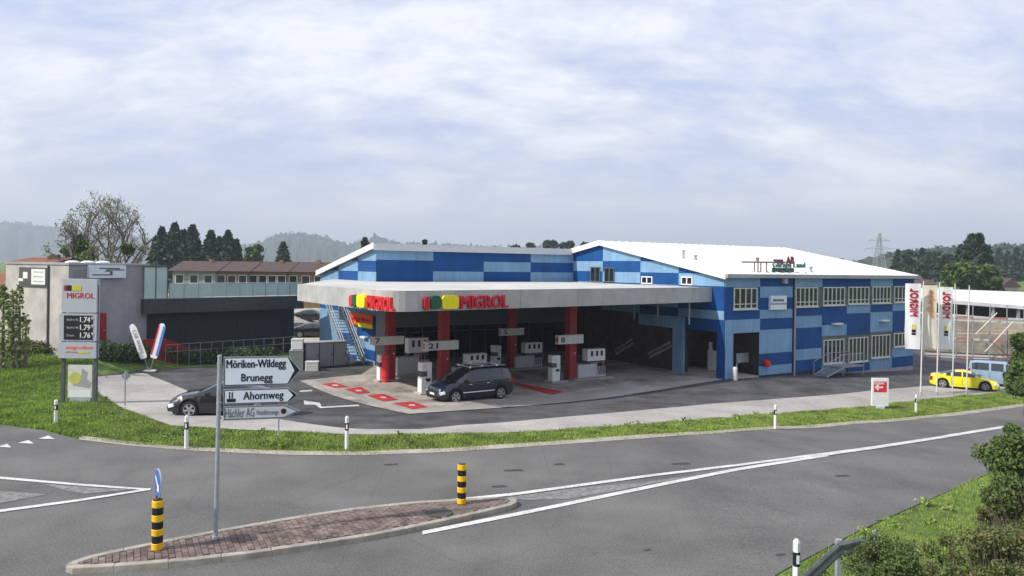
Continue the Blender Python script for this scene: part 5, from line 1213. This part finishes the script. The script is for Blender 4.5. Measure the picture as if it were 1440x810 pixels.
house(-60,6,384,400,62,'house with red tiled roof at the far left edge beside the grey building',house_w,redtile,wins=2)
house(12,64,361.5,369,75,'house with red tiled roof peeping over the grey building',house_w,redtile,wins=2)
house(1408,1432,391,403,150,'small white gabled house in front of the wooded hill',house_w,tileroof,wins=2,gable=True,wdep=8)
house(1366,1382,397,404,170,'tiny pale house half hidden by evergreens on the right',house_w,tileroof,wins=1,wdep=6)
house(1289,1316,393,399,140,'pale distant house just right of the blue building roof',house_w,tileroof,wins=2,wdep=6)

# ------------------------------------------------------------------ construction site on the right
SZ = -2.1
sh = thing('white_shed', 'long open shed under a white sheet roof behind the parked cars', 'shed', D(1400,430,92))
yA = 88.; a0 = D(1286,407,yA); a1 = D(1520,418,yA+2); b0 = D(1296,431,yA-10); b1 = D(1520,447,yA-8)
b0.z -= .0
def quadslab(P_, th, nm, m_, par):
    m = MB(); n = len(P_); m.add([tuple(p) for p in P_]+[(p.x,p.y,p.z-th) for p in P_],[tuple(range(n)),tuple(range(2*n-1,n-1,-1))]+[(i,n+i,n+(i+1)%n,(i+1)%n) for i in range(n)]); return m.build(nm, m_, par)
rA, rB, rC, rD = D(1292,405,92), D(1530,414,92), D(1530,437,80), D(1292,419,80)
quadslab([rD,rC,rB,rA], .35, 'roof', whiteroof, sh)
for f in (.15,.3,.45,.6,.75,.9):
    p = rD.lerp(rC,f); m = MB(); m.box(p.x-.12,p.x+.12,p.y+.2,p.y+.44,-2,p.z-.36); m.build('post', grey, sh)
for z in (1.35,): 
    p, q = rD-Vector((0,0,1.6)), rC-Vector((0,0,1.6)); m = MB(); m.tube(p+Vector((0,.3,0)), q+Vector((0,.3,0)), .18, n=6); m.build('beam', offwhite, sh)
m = MB(); m.box(rA.x,rB.x,91,91.3,-2,rA.z-.5); m.build('back_wall', dgrey, sh)
# earth bank with shoring boards
bank = thing('shored_excavation', 'stepped brown excavation wall with boards behind the yellow car', 'retaining wall', D(1370,480,76))
for j,(y0,y1,dd) in enumerate(((448,470,77.),(470,497,75.5))):
    p0 = D(1296,y1,dd); p1 = D(1520,y1+6,dd); zt_ = D(1400,y0,dd).z; nb_ = 5
    for k in range(nb_):
        z0 = p0.z+(zt_-p0.z)*k/nb_; z1 = p0.z+(zt_-p0.z)*(k+1)/nb_
        x = p0.x
        while x < p1.x: w_ = random.uniform(2.6,3.4); m = MB(); m.box(x,x+w_-.03,dd+random.uniform(0,.05),dd+.3,z0+.02,z1); m.build('board', earth, bank); x += w_
    m = MB(); m.box(p0.x,p1.x,dd+.06,dd+1.8,p0.z-1,zt_-.05); m.build('earth_step', earth, bank)
sc = thing('scaffold', 'steel scaffold with red and white guard boards in front of the excavation', 'scaffold', D(1350,500,73))
guard_red = mat('guard_board_faded_red',(.50,.20,.17),.7,.2,3.); dd = 73.5; xs_ = [D(px,450,dd).x for px in (1300,1322,1345,1368,1392,1416,1440,1466)]
for x in xs_: m = MB(); m.tube((x,dd,-3),(x,dd,D(1350,428,dd).z),.045,n=6); m.build('upright', galv, sc)
for yy,mm in ((443,guard_red),(448,offwhite),(474,guard_red),(497,offwhite),(501,guard_red)):
    z = D(1300,yy,dd).z; z2 = D(1466,yy+7,dd).z
    for k in range(len(xs_)-1):
        f0, f1 = k/(len(xs_)-1), (k+1)/(len(xs_)-1); m = MB(); p = Vector((xs_[k]+.05,dd-.08,z+(z2-z)*f0)); q = Vector((xs_[k+1]-.05,dd-.08,z+(z2-z)*f1)); m.add([(p.x,p.y,p.z-.09),(q.x,q.y,q.z-.09),(q.x,q.y,q.z+.09),(p.x,p.y,p.z+.09),(p.x,p.y+.04,p.z-.09),(q.x,q.y+.04,q.z-.09),(q.x,q.y+.04,q.z+.09),(p.x,p.y+.04,p.z+.09)],[(0,1,2,3),(7,6,5,4),(3,2,6,7),(4,5,1,0)]); m.build('guard_board', mm if k % 2 == 0 else offwhite, sc)
m = MB(); m.tube(D(1385,495,dd-.5), D(1425,452,dd-.5), .05); m.build('diagonal_brace', offwhite, sc)
m = MB(); m.tube(D(1372,470,dd-.4), D(1402,440,dd-.4), .05); m.build('diagonal_brace', offwhite, sc)
# lattice pylon
py_ = thing('electricity_pylon', 'tall lattice power pylon in the haze above the right end of the white roof', 'pylon', D(1236,375,420))
dd = 420.; mb = MB(); bz = -1; c0 = D(1237,325,dd); H_ = c0.z; cx = c0.x
def wdt(z): f = (z-bz)/(H_-bz); return 3.6*(1-f)**1.2+.35
zl = np.linspace(bz, H_-1, 15)
for i in range(len(zl)-1):
    z0, z1 = zl[i], zl[i+1]; w0, w1 = wdt(z0), wdt(z1)
    for (ax_, ay_), (bx2, by2) in (((-1,-1),(1,-1)),((1,-1),(1,1)),((1,1),(-1,1)),((-1,1),(-1,-1))):
        mb.tube((cx+ax_*w0,dd+ay_*w0,z0),(cx+ax_*w1,dd+ay_*w1,z1),.16,n=4,cap=False)
        mb.tube((cx+ax_*w0,dd+ay_*w0,z0),(cx+bx2*w1,dd+by2*w1,z1),.09,n=4,cap=False); mb.tube((cx+bx2*w0,dd+by2*w0,z0),(cx+ax_*w1,dd+ay_*w1,z1),.09,n=4,cap=False)
mb.build('lattice_mast', galv, py_)
for yy, hw in ((338,5.8),(350,8.)):
    z = D(1237,yy,dd).z; mb = MB()
    for s in (-1,1): 
        mb.tube((cx,dd,z),(cx+s*hw,dd,z),.16,n=4); mb.tube((cx,dd,z+1.3),(cx+s*hw,dd,z),.12,n=4)
        for k in (.5,1.): mb.tube((cx+s*hw*k,dd,z),(cx+s*hw*k,dd,z-1.4),.09,n=4)
    mb.build('crossarm', galv, py_)
# guardrail
gr = thing('guardrail', 'grey steel guardrail bending beside the bushes in the lower right corner', 'guardrail', D(1178,800,15))
railm = mat('rail_steel', (.17,.18,.185), .45, .15, 5., metal=.3, dirt=.3, ds=2.)
pts = [D(1085,850,12.6), D(1132,806,13.7), D(1178,764,15.), D(1230,752,15.6)]
prof = [(-.15,0),(-.11,.04),(-.06,.04),(-.02,-.01),(.02,-.01),(.06,.04),(.11,.04),(.15,0)]
for i in range(len(pts)-1):
    a, b = pts[i], pts[i+1]; d = (b-a).normalized(); nn = Vector((-d.y,d.x,0)).normalized(); nn = nn if nn.dot(-a) > 0 else -nn; vs = []
    for p in (a+d*.005,b-d*.005):
        for z, o_ in prof: vs.append(tuple(p+nn*o_+Vector((0,0,z-.15))))
        for z, o_ in prof[::-1]: vs.append(tuple(p+nn*(o_-.012)+Vector((0,0,z-.15))))
    m = MB(); n = len(prof)*2; m.add(vs, [(k,(k+1)%n,n+(k+1)%n,n+k) for k in range(n)]+[tuple(range(n-1,-1,-1)),tuple(range(n,2*n))]); m.build('rail_beam', railm, gr)
for p in (pts[2], pts[1].lerp(pts[0],.6), pts[3]): m = MB(); q = p+Vector((.08,.08,0)); m.bbox(q.x-.06,q.x+.06,q.y,q.y+.1,zt(q.x,q.y)-.3,p.z+.04,.01); m.build('post', galv, gr)
# ------------------------------------------------------------------ vegetation
def npmesh(name, V, F, m, parent=None):       # V (n,3), F (k,4) or (k,3)
    me = bpy.data.meshes.new(name); k = F.shape[1]
    me.vertices.add(len(V)); me.vertices.foreach_set('co', V.astype(np.float32).ravel())
    me.loops.add(F.size); me.loops.foreach_set('vertex_index', F.astype(np.int32).ravel())
    me.polygons.add(len(F)); me.polygons.foreach_set('loop_start', np.arange(0, F.size, k, dtype=np.int32)); 
    for mm in (m if isinstance(m, list) else [m]): me.materials.append(mm)
    if isinstance(m, list): me.polygons.foreach_set('material_index', rng.integers(0, len(m), len(F)).astype(np.int32))
    me.update(calc_edges=True); me.validate()
    o = bpy.data.objects.new(name, me); COL.objects.link(o)
    if parent: adopt(o, parent)
    return o
def leaves(C, size, flat=0.):
    n = len(C); a = rng.normal(size=(n,3)); a[:,2] *= (1-flat); a /= np.linalg.norm(a,axis=1)[:,None]+1e-9
    b = rng.normal(size=(n,3)); b -= (b*a).sum(1)[:,None]*a; b /= np.linalg.norm(b,axis=1)[:,None]+1e-9
    s = size*rng.uniform(.6,1.4,n)[:,None]
    V = np.stack([C-a*s-b*s*.15, C-b*s*.55, C+a*s, C+b*s*.55],1).reshape(-1,3); F = np.arange(4*n).reshape(-1,4); return V, F
def clumps(cs, n):
    out = []
    for (x,y,z,r) in cs:
        d = rng.normal(size=(n,3)); d /= np.linalg.norm(d,axis=1)[:,None]; rr = r*rng.uniform(.25,1.25,n)**.8; p = d*rr[:,None]; p[:,2] *= .8; out.append(p+np.array([x,y,z]))
    return np.concatenate(out)
def limbs(mb, base, top, r, n, spread, lvl=2, seed=0, up_=.5):
    R = random.Random(seed); tips = []
    def rec(p, d, L, r, l):
        q = p+d*L; mb.tube(p, q, r, r*.62, n=6 if l else 8, cap=False); tips.append((q, l))
        if l <= 0: return
        for k in range(n if l > 1 else max(2,n-1)):
            a = Vector((R.uniform(-1,1),R.uniform(-1,1),R.uniform(-.15,1)*up_+.15)); dd = (d*.75+a.normalized()*spread).normalized(); f = R.uniform(.35,1.); rec(p+d*(L*f), dd, L*R.uniform(.55,.8), r*.5, l-1)
    rec(base, (top-base).normalized(), (top-base).length, r, lvl); return tips
def broad(px, py_base, ytop, wpx, dep, label, m, nleaf=260, cl=16, lsz=.35, group=None, kind='broadleaf_tree', sparse=False, zb=None):
    b = D(px, py_base, dep); zb = zt(b.x,b.y) if zb is None else zb; b = Vector((b.x,b.y,zb)); zt_ = D(px,ytop,dep).z; H_ = zt_-zb; Rw = wpx/2*dep/FPX
    t = thing(kind, label, 'tree', b, 0, group); mb = MB(); limbs(mb, b-Vector((0,0,.3)), b+Vector((0,0,H_*.5)), max(.12,H_*.025), 4, .8, 2, seed=int(px)); mb.build('trunk', bark, t)
    cs = []
    for i in range(cl):
        a = random.uniform(0,6.28); rr = Rw*.68*math.sqrt(random.random()); f = random.uniform(.30,.9); k = math.sin(math.pi*min(1,max(0,(f-.08)/.95)))**.6
        cs.append((b.x+rr*k*math.cos(a), b.y+rr*k*math.sin(a), zb+H_*f, Rw*random.uniform(.25,.42)))
    cs.append((b.x,b.y,zb+H_*.86,Rw*.3))
    V, F = leaves(clumps(cs, nleaf), lsz); npmesh('crown', V, F, m, t); return t
def conifer(px, py_base, ytop, wpx, dep, label, m=leaf_dark, n=2600, lsz=.45, group=None, zb=None):
    b = D(px, py_base, dep); zb = zt(b.x,b.y) if zb is None else zb; zt_ = D(px,ytop,dep).z; H_ = zt_-zb; Rw = wpx/2*dep/FPX
    t = thing('conifer_tree', label, 'tree', (b.x,b.y,zb), 0, group); mb = MB(); mb.tube((b.x,b.y,zb-.2),(b.x,b.y,zt_-.3),max(.12,H_*.02),.03); mb.build('trunk', bark, t)
    f = rng.uniform(.06,1,n)**.85; tiers = 8+int(px)%4; ph = (f*tiers+rng.normal(size=n)*.12) % 1.; ang = rng.uniform(0,2*math.pi,n); lob = 1+.3*np.sin(ang*4+np.floor(f*tiers)*2.3+int(px))
    R_ = Rw*((1-f)**.72)*(1.2-.55*ph)*lob*rng.uniform(.2,1.12,n)**.5+.08
    C = np.stack([b.x+R_*np.cos(ang), b.y+R_*np.sin(ang), zb+H_*f-R_*.15],1); V, F = leaves(C, lsz, .3); npmesh('crown', V, F, m, t); return t
random.seed(5)
# bare tree left
b = D(146,470,80); b.z = -1; zt_ = D(146,276,80).z
t = thing('budding_tree', 'large half-bare tree with thin spring leaves rising behind the grey building', 'tree', b); mb = MB(); R = random.Random(4); tips = []
Ht = zt_-b.z; cc_ = b+Vector((0,0,Ht*.60)); RX, RZ = 60*80/FPX, Ht*.41
def inside(q): d = q-cc_; return (d.x/RX)**2+(d.y/RX)**2+(d.z/RZ)**2
def rec(p, d, L, r, l):
    q = p+d*L
    if l < 4 and inside(q) > 1.0: L *= .45; q = p+d*L
    mid_ = p+d*(L*.5)+Vector((R.uniform(-1,1),R.uniform(-1,1),R.uniform(-.4,.6)))*L*.09; mb.tube(p,mid_,r,r*.85,n=4 if l < 3 else 6,cap=False); mb.tube(mid_,q,r*.85,r*.68,n=4 if l < 3 else 6,cap=False); tips.append((q,l))
    if l == 0: return
    for k in range(3 if R.random() < .55 else 2):
        a = Vector((R.uniform(-1,1),R.uniform(-1,1),R.uniform(-.25,.8))); dd = (d*.8+a.normalized()*.75).normalized(); rec(p+d*(L*R.uniform(.45,1.)), dd, L*R.uniform(.66,.88), max(.018, r*.58), l-1)
for k in range(7):
    a = k*.9+.3; rec(b+Vector((0,0,Ht*.2)), Vector((math.cos(a)*.62,math.sin(a)*.62,1)).normalized(), Ht*.33, .19, 5)
mb.tube(b-Vector((0,0,.5)), b+Vector((0,0,Ht*.22)), .38, .28); mb.build('trunk', mat('pale_bark',(.17,.145,.12),.9,.25,6.), t)
tp_ = np.array([tuple(q) for q, l in tips if l <= 1]); sel = tp_[rng.integers(0,len(tp_),5200)]; sel = sel+rng.normal(size=sel.shape)*.22
low = sel[:,2] < zt_-Ht*.38; keep = low | (rng.random(len(sel)) < .28); V, F = leaves(sel[keep], .11); npmesh('crown', V, F, leaf_lite, t)
broad(108,460,325,44,78,'low light green bush tree at the left foot of the half-bare tree',leaf_mid,200,10,.28); broad(178,460,335,46,78,'low light green bush tree at the right foot of the half-bare tree',leaf_mid,200,10,.28)
for (px,yt_,w,lb) in ((218,333,30,'lowest and leftmost'),(257,324,38,'between the second and third tops'),(307,334,34,'between the last two tops'),(331,338,24,'lowest and rightmost'),(226,320,38,'leftmost'),(244,314,50,'second'),(269,317,50,'third'),(295,325,46,'fourth'),(319,325,46,'fifth')):
    conifer(px,460,yt_,w,140,f'dark spruce behind the low houses, {lb} from the left' if lb in ('leftmost','second','third','fourth','fifth') else f'shorter dark spruce behind the low houses, {lb}',n=2400,group='spruces behind the houses')
broad(352,450,343,44,150,'rounded light green tree right of the spruce row',leaf_mid,220,14,.4); conifer(397,450,341,34,160,'dark broad conifer standing apart above the brown roofs',n=1800)
conifer(512,440,336,30,118,'dark pointed conifer behind the sloping roof edge of the blue gable end',n=1600); conifer(596,440,338,13,125,'small dark conifer top above the flat roof edge',n=700)
for i,(px,yt_,w) in enumerate(((722,341,30),(745,337,34),(772,336,32),(800,334,34),(824,336,28),(840,339,20))):
    broad(px,440,yt_,w,230,f'distant brownish tree above the blue wall, {["first","second","third","fourth","fifth","last"][i]} from the left',leaf_dark,180,12,.7,group='distant trees above the roof')
for i in range(9): 
    px = 560+i*17; broad(px,430,346+random.uniform(-1,1.5),22,400,f'faint far tree just above the flat blue wall roof, {["first","second","third","fourth","fifth","sixth","seventh","eighth","ninth"][i]} from the left',hillm,60,8,1.2,group='faint far trees above the roof')
# right-hand trees
rt = [(1262,352,20,'c'),(1278,350,26,'b'),(1296,350,24,'c'),(1312,352,26,'b'),(1330,356,26,'b')]
for i,(px,yt_,w,k) in enumerate(rt):
    lb = f'{["first","second","third","fourth","fifth"][i]} tree from the left right of the blue building roof'
    (conifer(px,420,yt_,w,200,lb,n=1300,lsz=.6) if k == 'c' else broad(px,420,yt_,w,190,lb,leaf_dark,180,12,.6))
conifer(1352,420,346,42,130,'broad dark evergreen left of the tallest one',n=3000,lsz=.5); conifer(1366,420,331,56,125,'tallest dark evergreen with twin tops right of the flags',n=4200,lsz=.5); conifer(1376,420,330,34,124,'narrow twin top of the tallest evergreen group',n=2600,lsz=.5); conifer(1385,425,346,40,122,'dark evergreen just right of the tallest one',n=3000,lsz=.5)
broad(1345,430,372,50,112,'low green tree in front of the tall evergreens',leaf_mid,260,16,.4); broad(1392,430,372,40,112,'low green tree right under the tall evergreens',leaf_mid,240,14,.4)
for i,(px,yt_,w) in enumerate(((1404,350,22),(1417,354,20),(1429,349,24),(1441,351,24),(1452,350,24),(1299,362,20),(1316,366,24))):
    conifer(px,420,yt_,w,260,f'hazy blue-green spruce, {["far right group leftmost","far right group second","far right group third","far right group fourth","at the right picture edge","beyond the left flag","beyond the middle flag"][i]}',n=1000,lsz=.7)
broad(1443,560,461,56,44.5,'dense dark green tree at the right edge beside the parked cars',leaf_mid,520,30,.16,zb=-2.4)
# trees by the left wall
for i,(px,yt_,w) in enumerate(((4,400,40),(18,408,26),(27,402,18),(36,440,12))):
    conifer(px,488,yt_,w,46,f'thin olive young tree by the left wall, {["at the picture edge","second from the edge","third from the edge","smallest"][i]}',leaf_lite,n=[380,240,170,70][i],lsz=.15,group='young trees by the left wall')
# shrubs
def shrub(name, label, cs, n, sz, ms, twigs=True, base=None, cat='bush', group=None):
    c0 = cs[0]; zb = base if base is not None else zt(c0[0],c0[1]); t = thing(name, label, cat, (c0[0],c0[1],zb), 0, group); mb = MB()
    for (x,y,z,r) in cs:
        bz_ = max(zt(x,y)-.05, z-1.1)
        for k in range(7):
            a = random.uniform(0,6.28); e = Vector((x+r*1.1*math.cos(a),y+r*1.1*math.sin(a),z+r*random.uniform(0,1.1))); m0 = Vector((x*.4+c0[0]*.6,y*.4+c0[1]*.6,bz_)); m1 = m0.lerp(e,.55)+Vector((random.uniform(-.08,.08),random.uniform(-.08,.08),.05)); mb.tube(m0,m1,.007,.005,n=4,cap=False); mb.tube(m1,e,.005,.002,n=4,cap=False)
    mb.build('branches', bark, t); V, F = leaves(clumps(cs, n), sz); npmesh('foliage', V, F, ms, t); return t
for i in range(12):
    px = 150+i*21; py = 508+ (2 if i > 4 else -3); g = G(px,py)
    if 196 < px < 222: continue
    shrub('hedge_shrub', f'low dark green shrub along the walls, {["first","second","third","fourth","fifth","sixth","seventh","eighth","ninth","tenth","eleventh","twelfth"][i]} from the left', [(g.x+random.uniform(-.3,.3),g.y+random.uniform(-.3,.3),g.z+.35+random.uniform(0,.2),.75) for _ in range(3)], 420, .11, [leaf_dark, leaf_mid], group='low shrubs along the walls')
for i in range(6):
    px = 20+i*22; g = G(px,497); shrub('wild_bush', f'scrubby olive bush below the sunlit wall, {["first","second","third","fourth","fifth","sixth"][i]} from the left', [(g.x+random.uniform(-.4,.4),g.y+random.uniform(-.4,.4),g.z+.25,.7) for _ in range(3)], 320, .10, [leaf_mid, leaf_bush, leaf_dry], group='undergrowth below the left wall')
def nearbush(px, py, dep, r, k, label, ms, n, sz):
    c = D(px,py,dep); cs = [(c.x+random.uniform(-1,1)*r*.75, c.y+random.uniform(-.7,.7)*r, c.z+random.uniform(-.9,.6)*r*.75, r*random.uniform(.16,.42)) for _ in range(k*2)]; cs.sort(key=lambda q: abs(q[0]-c.x)); return shrub('bush', label, cs, n, sz, ms)
nearbush(1252,785,13.4,.68,12,'small-leaved dark bush in front of the guardrail at the bottom edge',[leaf_bush,leaf_mid],650,.026)
nearbush(1345,788,12.4,.48,7,'sparse brownish bush right of the small-leaved dark bush',[leaf_bush,leaf_mid,leaf_bush,leaf_dry],330,.024)
nearbush(1408,780,11.6,.72,11,'large mixed green and brown thicket in the lower right corner',[leaf_bush,leaf_bush,leaf_mid,leaf_dry],420,.026)
nearbush(1432,700,13.5,.6,9,'dull green bush at the right edge above the corner thicket',[leaf_bush,leaf_mid],450,.030)
nearbush(1443,632,17.,.8,13,'tall leafy bush at the right edge overlapping the far road',[leaf_mid,leaf_bush],700,.040)
nearbush(1385,722,14.5,.3,4,'small brown-green shrub on the near grass slope',[leaf_bush,leaf_dry],240,.024)

# hills
def hill(name, pts, dep, thick, label, m=hillm, rough=1.):
    """ridge profile in picture points -> relief with real depth"""
    n = 160; xs = np.linspace(pts[0][0], pts[-1][0], n); ys = np.interp(xs, [p[0] for p in pts], [p[1] for p in pts]); V = []; rows = 16
    jit = rng.normal(size=(rows, n))
    for j in range(rows):
        f = j/(rows-1)*2-1; k = math.cos(f*math.pi/2)**.8
        for i in range(n):
            p = D(xs[i], ys[i], dep); z = -6+(p.z+6)*k+ (jit[j,i]*.012*dep*.25*rough if k > .15 else 0); V.append((p.x*(1+f*thick/dep), dep+f*thick, z))
    V = np.array(V); F = np.array([[j*n+i,j*n+i+1,(j+1)*n+i+1,(j+1)*n+i] for j in range(rows-1) for i in range(n-1)]); o = npmesh(name, V, F, m); return tag(o, label, kind='structure')
hill('hill', [(-400,312),(-120,318),(0,315),(60,322),(110,328),(180,334),(260,344),(340,352),(430,360)], 2700, 600, 'long wooded ridge fading into haze on the left')
hill('hill', [(300,362),(352,347),(390,333),(425,329),(455,336),(490,346),(530,335),(556,343),(600,346),(700,349),(800,350),(900,358)], 2000, 450, 'rounded hazy hill in the middle distance')
hill('hill', [(1180,372),(1245,362),(1290,356),(1340,352),(1400,350),(1500,346),(1700,340),(2000,335)], 520, 120, 'wooded slope on the right behind the evergreens')
# tree crowns along the hills, one mass each
def woods(dep, pts, n, sz, m, label, R=3.):
    xs = rng.uniform(pts[0][0], pts[-1][0], n); ys = np.interp(xs, [p[0] for p in pts], [p[1] for p in pts]); C = []
    for x, y in zip(xs, ys):
        p = D(x, y+rng.uniform(-1.5,10), dep*rng.uniform(.93,1.)); C.append((p.x,p.y,p.z,R*rng.uniform(.6,1.3)))
    V, F = leaves(clumps(C, 26), sz); o = npmesh('woodland', V, F, m); return tag(o, label, kind='stuff')
woods(2700, [(-60,316),(0,316),(60,322),(110,328),(180,334),(260,344)], 420, 6., leaf_dark, 'far forest on the left ridge', 11.)
woods(2000, [(352,348),(390,334),(425,330),(455,337),(490,347),(530,336),(556,344),(600,347),(700,350)], 420, 3., leaf_dark, 'far forest on the middle hill', 9.)
woods(520, [(1240,363),(1290,357),(1340,353),(1400,351),(1460,348)], 420, 1.1, leaf_dark, 'forest covering the right slope', 3.4)

# grass
def zgrid(X, Y):
    i = np.clip(np.searchsorted(gx, X)-1, 0, nx-2); j = np.clip(np.searchsorted(gy, Y)-1, 0, ny-2); Z = ZZ.reshape(ny, nx)
    u_ = (X-gx[i])/(gx[i+1]-gx[i]); v_ = (Y-gy[j])/(gy[j+1]-gy[j]); return Z[j,i]*(1-u_)*(1-v_)+Z[j,i+1]*u_*(1-v_)+Z[j+1,i]*(1-u_)*v_+Z[j+1,i+1]*u_*v_
def inpoly(X, Y, P_):
    r = np.zeros(len(X), bool); n = len(P_)
    for i in range(n):
        x1, y1 = P_[i][:2]; x2, y2 = P_[(i+1)%n][:2]; c = ((y1 > Y) != (y2 > Y)) & (X < (x2-x1)*(Y-y1)/(y2-y1+1e-12)+x1); r ^= c
    return r
def grass(name, poly, n, h0, h1, w, label, ms=(blade,)):
    P_ = poly; xs = [p[0] for p in P_]; ys = [p[1] for p in P_]; A_ = abs(sum(P_[i][0]*P_[(i+1)%len(P_)][1]-P_[(i+1)%len(P_)][0]*P_[i][1] for i in range(len(P_))))/2; nn_ = int(n*(max(xs)-min(xs))*(max(ys)-min(ys))/A_); X = rng.uniform(min(xs),max(xs),nn_); Y = rng.uniform(min(ys),max(ys),nn_); k = inpoly(X,Y,P_); X, Y = X[k][:n], Y[k][:n]; n = len(X)
    cl_ = .5+.5*np.sin(X*1.3+np.sin(Y*1.7)*1.5)*np.cos(Y*1.1+np.sin(X*.9)); h = rng.uniform(h0,h1,n)*(.55+.75*cl_); Z = zgrid(X,Y)-.03; a = rng.uniform(0,math.pi,n); lx, ly = rng.normal(size=n)*.45*h, rng.normal(size=n)*.45*h
    V = np.empty((n,3,3)); V[:,0] = np.stack([X-np.cos(a)*w,Y-np.sin(a)*w,Z],1); V[:,1] = np.stack([X+np.cos(a)*w,Y+np.sin(a)*w,Z],1); V[:,2] = np.stack([X+lx,Y+ly,Z+h],1)
    o = npmesh(name, V.reshape(-1,3), np.arange(3*n).reshape(-1,3), list(ms)); return tag(o, label, kind='stuff')
blade2 = mat('grass_blade_dark', (.11,.20,.03), .75, .4, 1.1); blade3 = mat('grass_blade_dry', (.27,.29,.10), .8, .3, 1.1)
vup = [(x, y-4.5 if x > 200 else y-1) for x, y in vb[3:-1]]
vergep = gp(vup, 2)+gp([(1560,538),(1440,549),(1340,557),(1300,562),(1200,573),(1050,584),(900,597),(760,606),(600,611),(480,610.5),(330,604),(240,599),(170,574),(137,552),(134,530),(100,560)],2)
grass('verge_grass', vergep, 260000, .04,.13,.018,'grass on the long roadside verge',(blade,blade,blade2,blade3))
grass('mound_grass', gp([(-60,585),(0,596),(60,604),(111,617),(160,590),(137,552),(134,528),(130,505),(60,500),(-60,505)],2), 120000,.05,.17,.020,'grass on the left mound below the price sign',(blade,blade,blade2))
bankp = gp([(1560,606),(1480,628),(1410,655),(1300,707),(1210,747.5),(1100,806),(1050,838)],2)+[(4.5,11.),(9,8),(24,12),(30,22)]
grass('bank_grass', bankp, 200000, .04,.13,.010,'grass on the near slope in the lower right corner',(blade,blade,blade2,blade3))

# weeds: scattered taller tufts and small flowers along the verge
def tufts(name, poly, n, k, h, m, label):
    P_ = poly; xs = [p[0] for p in P_]; ys = [p[1] for p in P_]; X = rng.uniform(min(xs),max(xs),n*6); Y = rng.uniform(min(ys),max(ys),n*6); q = inpoly(X,Y,P_); X, Y = X[q][:n], Y[q][:n]; X = np.repeat(X,k)+rng.normal(size=len(X)*k)*.10; Y = np.repeat(Y,k)+rng.normal(size=len(Y)*k)*.10
    Z = zgrid(X,Y)+rng.uniform(.0,h,len(X)); V, F = leaves(np.stack([X,Y,Z],1), .05); tag(npmesh(name, V, F, m), label, kind='stuff')
tufts('verge_weeds', vergep, 170, 30, .16, [blade2, leaf_mid, blade], 'low leafy weeds in the verge grass')
tufts('bank_weeds', bankp, 260, 34, .16, [blade2, blade, blade3], 'low leafy weeds on the near slope')

fr_ = gp([(x, y-7 if x > 200 else y-3) for x, y in vb[3:-1]]+[(x, y+.5) for x, y in vb[3:-1]][::-1], 2)
grass('verge_fringe', fr_, 14000, .03,.10,.02,'ragged grass creeping over the gravel edge',(blade2,blade3,blade))
# ------------------------------------------------------------------ haze
mb = MB(); mb.box(-4600,4600,-600,4700,-9,190)
hzm = bpy.data.materials.new('haze_air'); hzm.use_nodes = True; t = hzm.node_tree; t.nodes.clear(); o = t.nodes.new('ShaderNodeOutputMaterial'); pv_ = t.nodes.new('ShaderNodeVolumePrincipled')
pv_.inputs['Color'].default_value = (.76,.85,.95,1); pv_.inputs['Density'].default_value = .00042; pv_.inputs['Anisotropy'].default_value = .1; t.links.new(pv_.outputs[0], o.inputs['Volume'])
hz_ = mb.build('haze', hzm); tag(hz_, 'thin pale haze filling the air', kind='stuff')
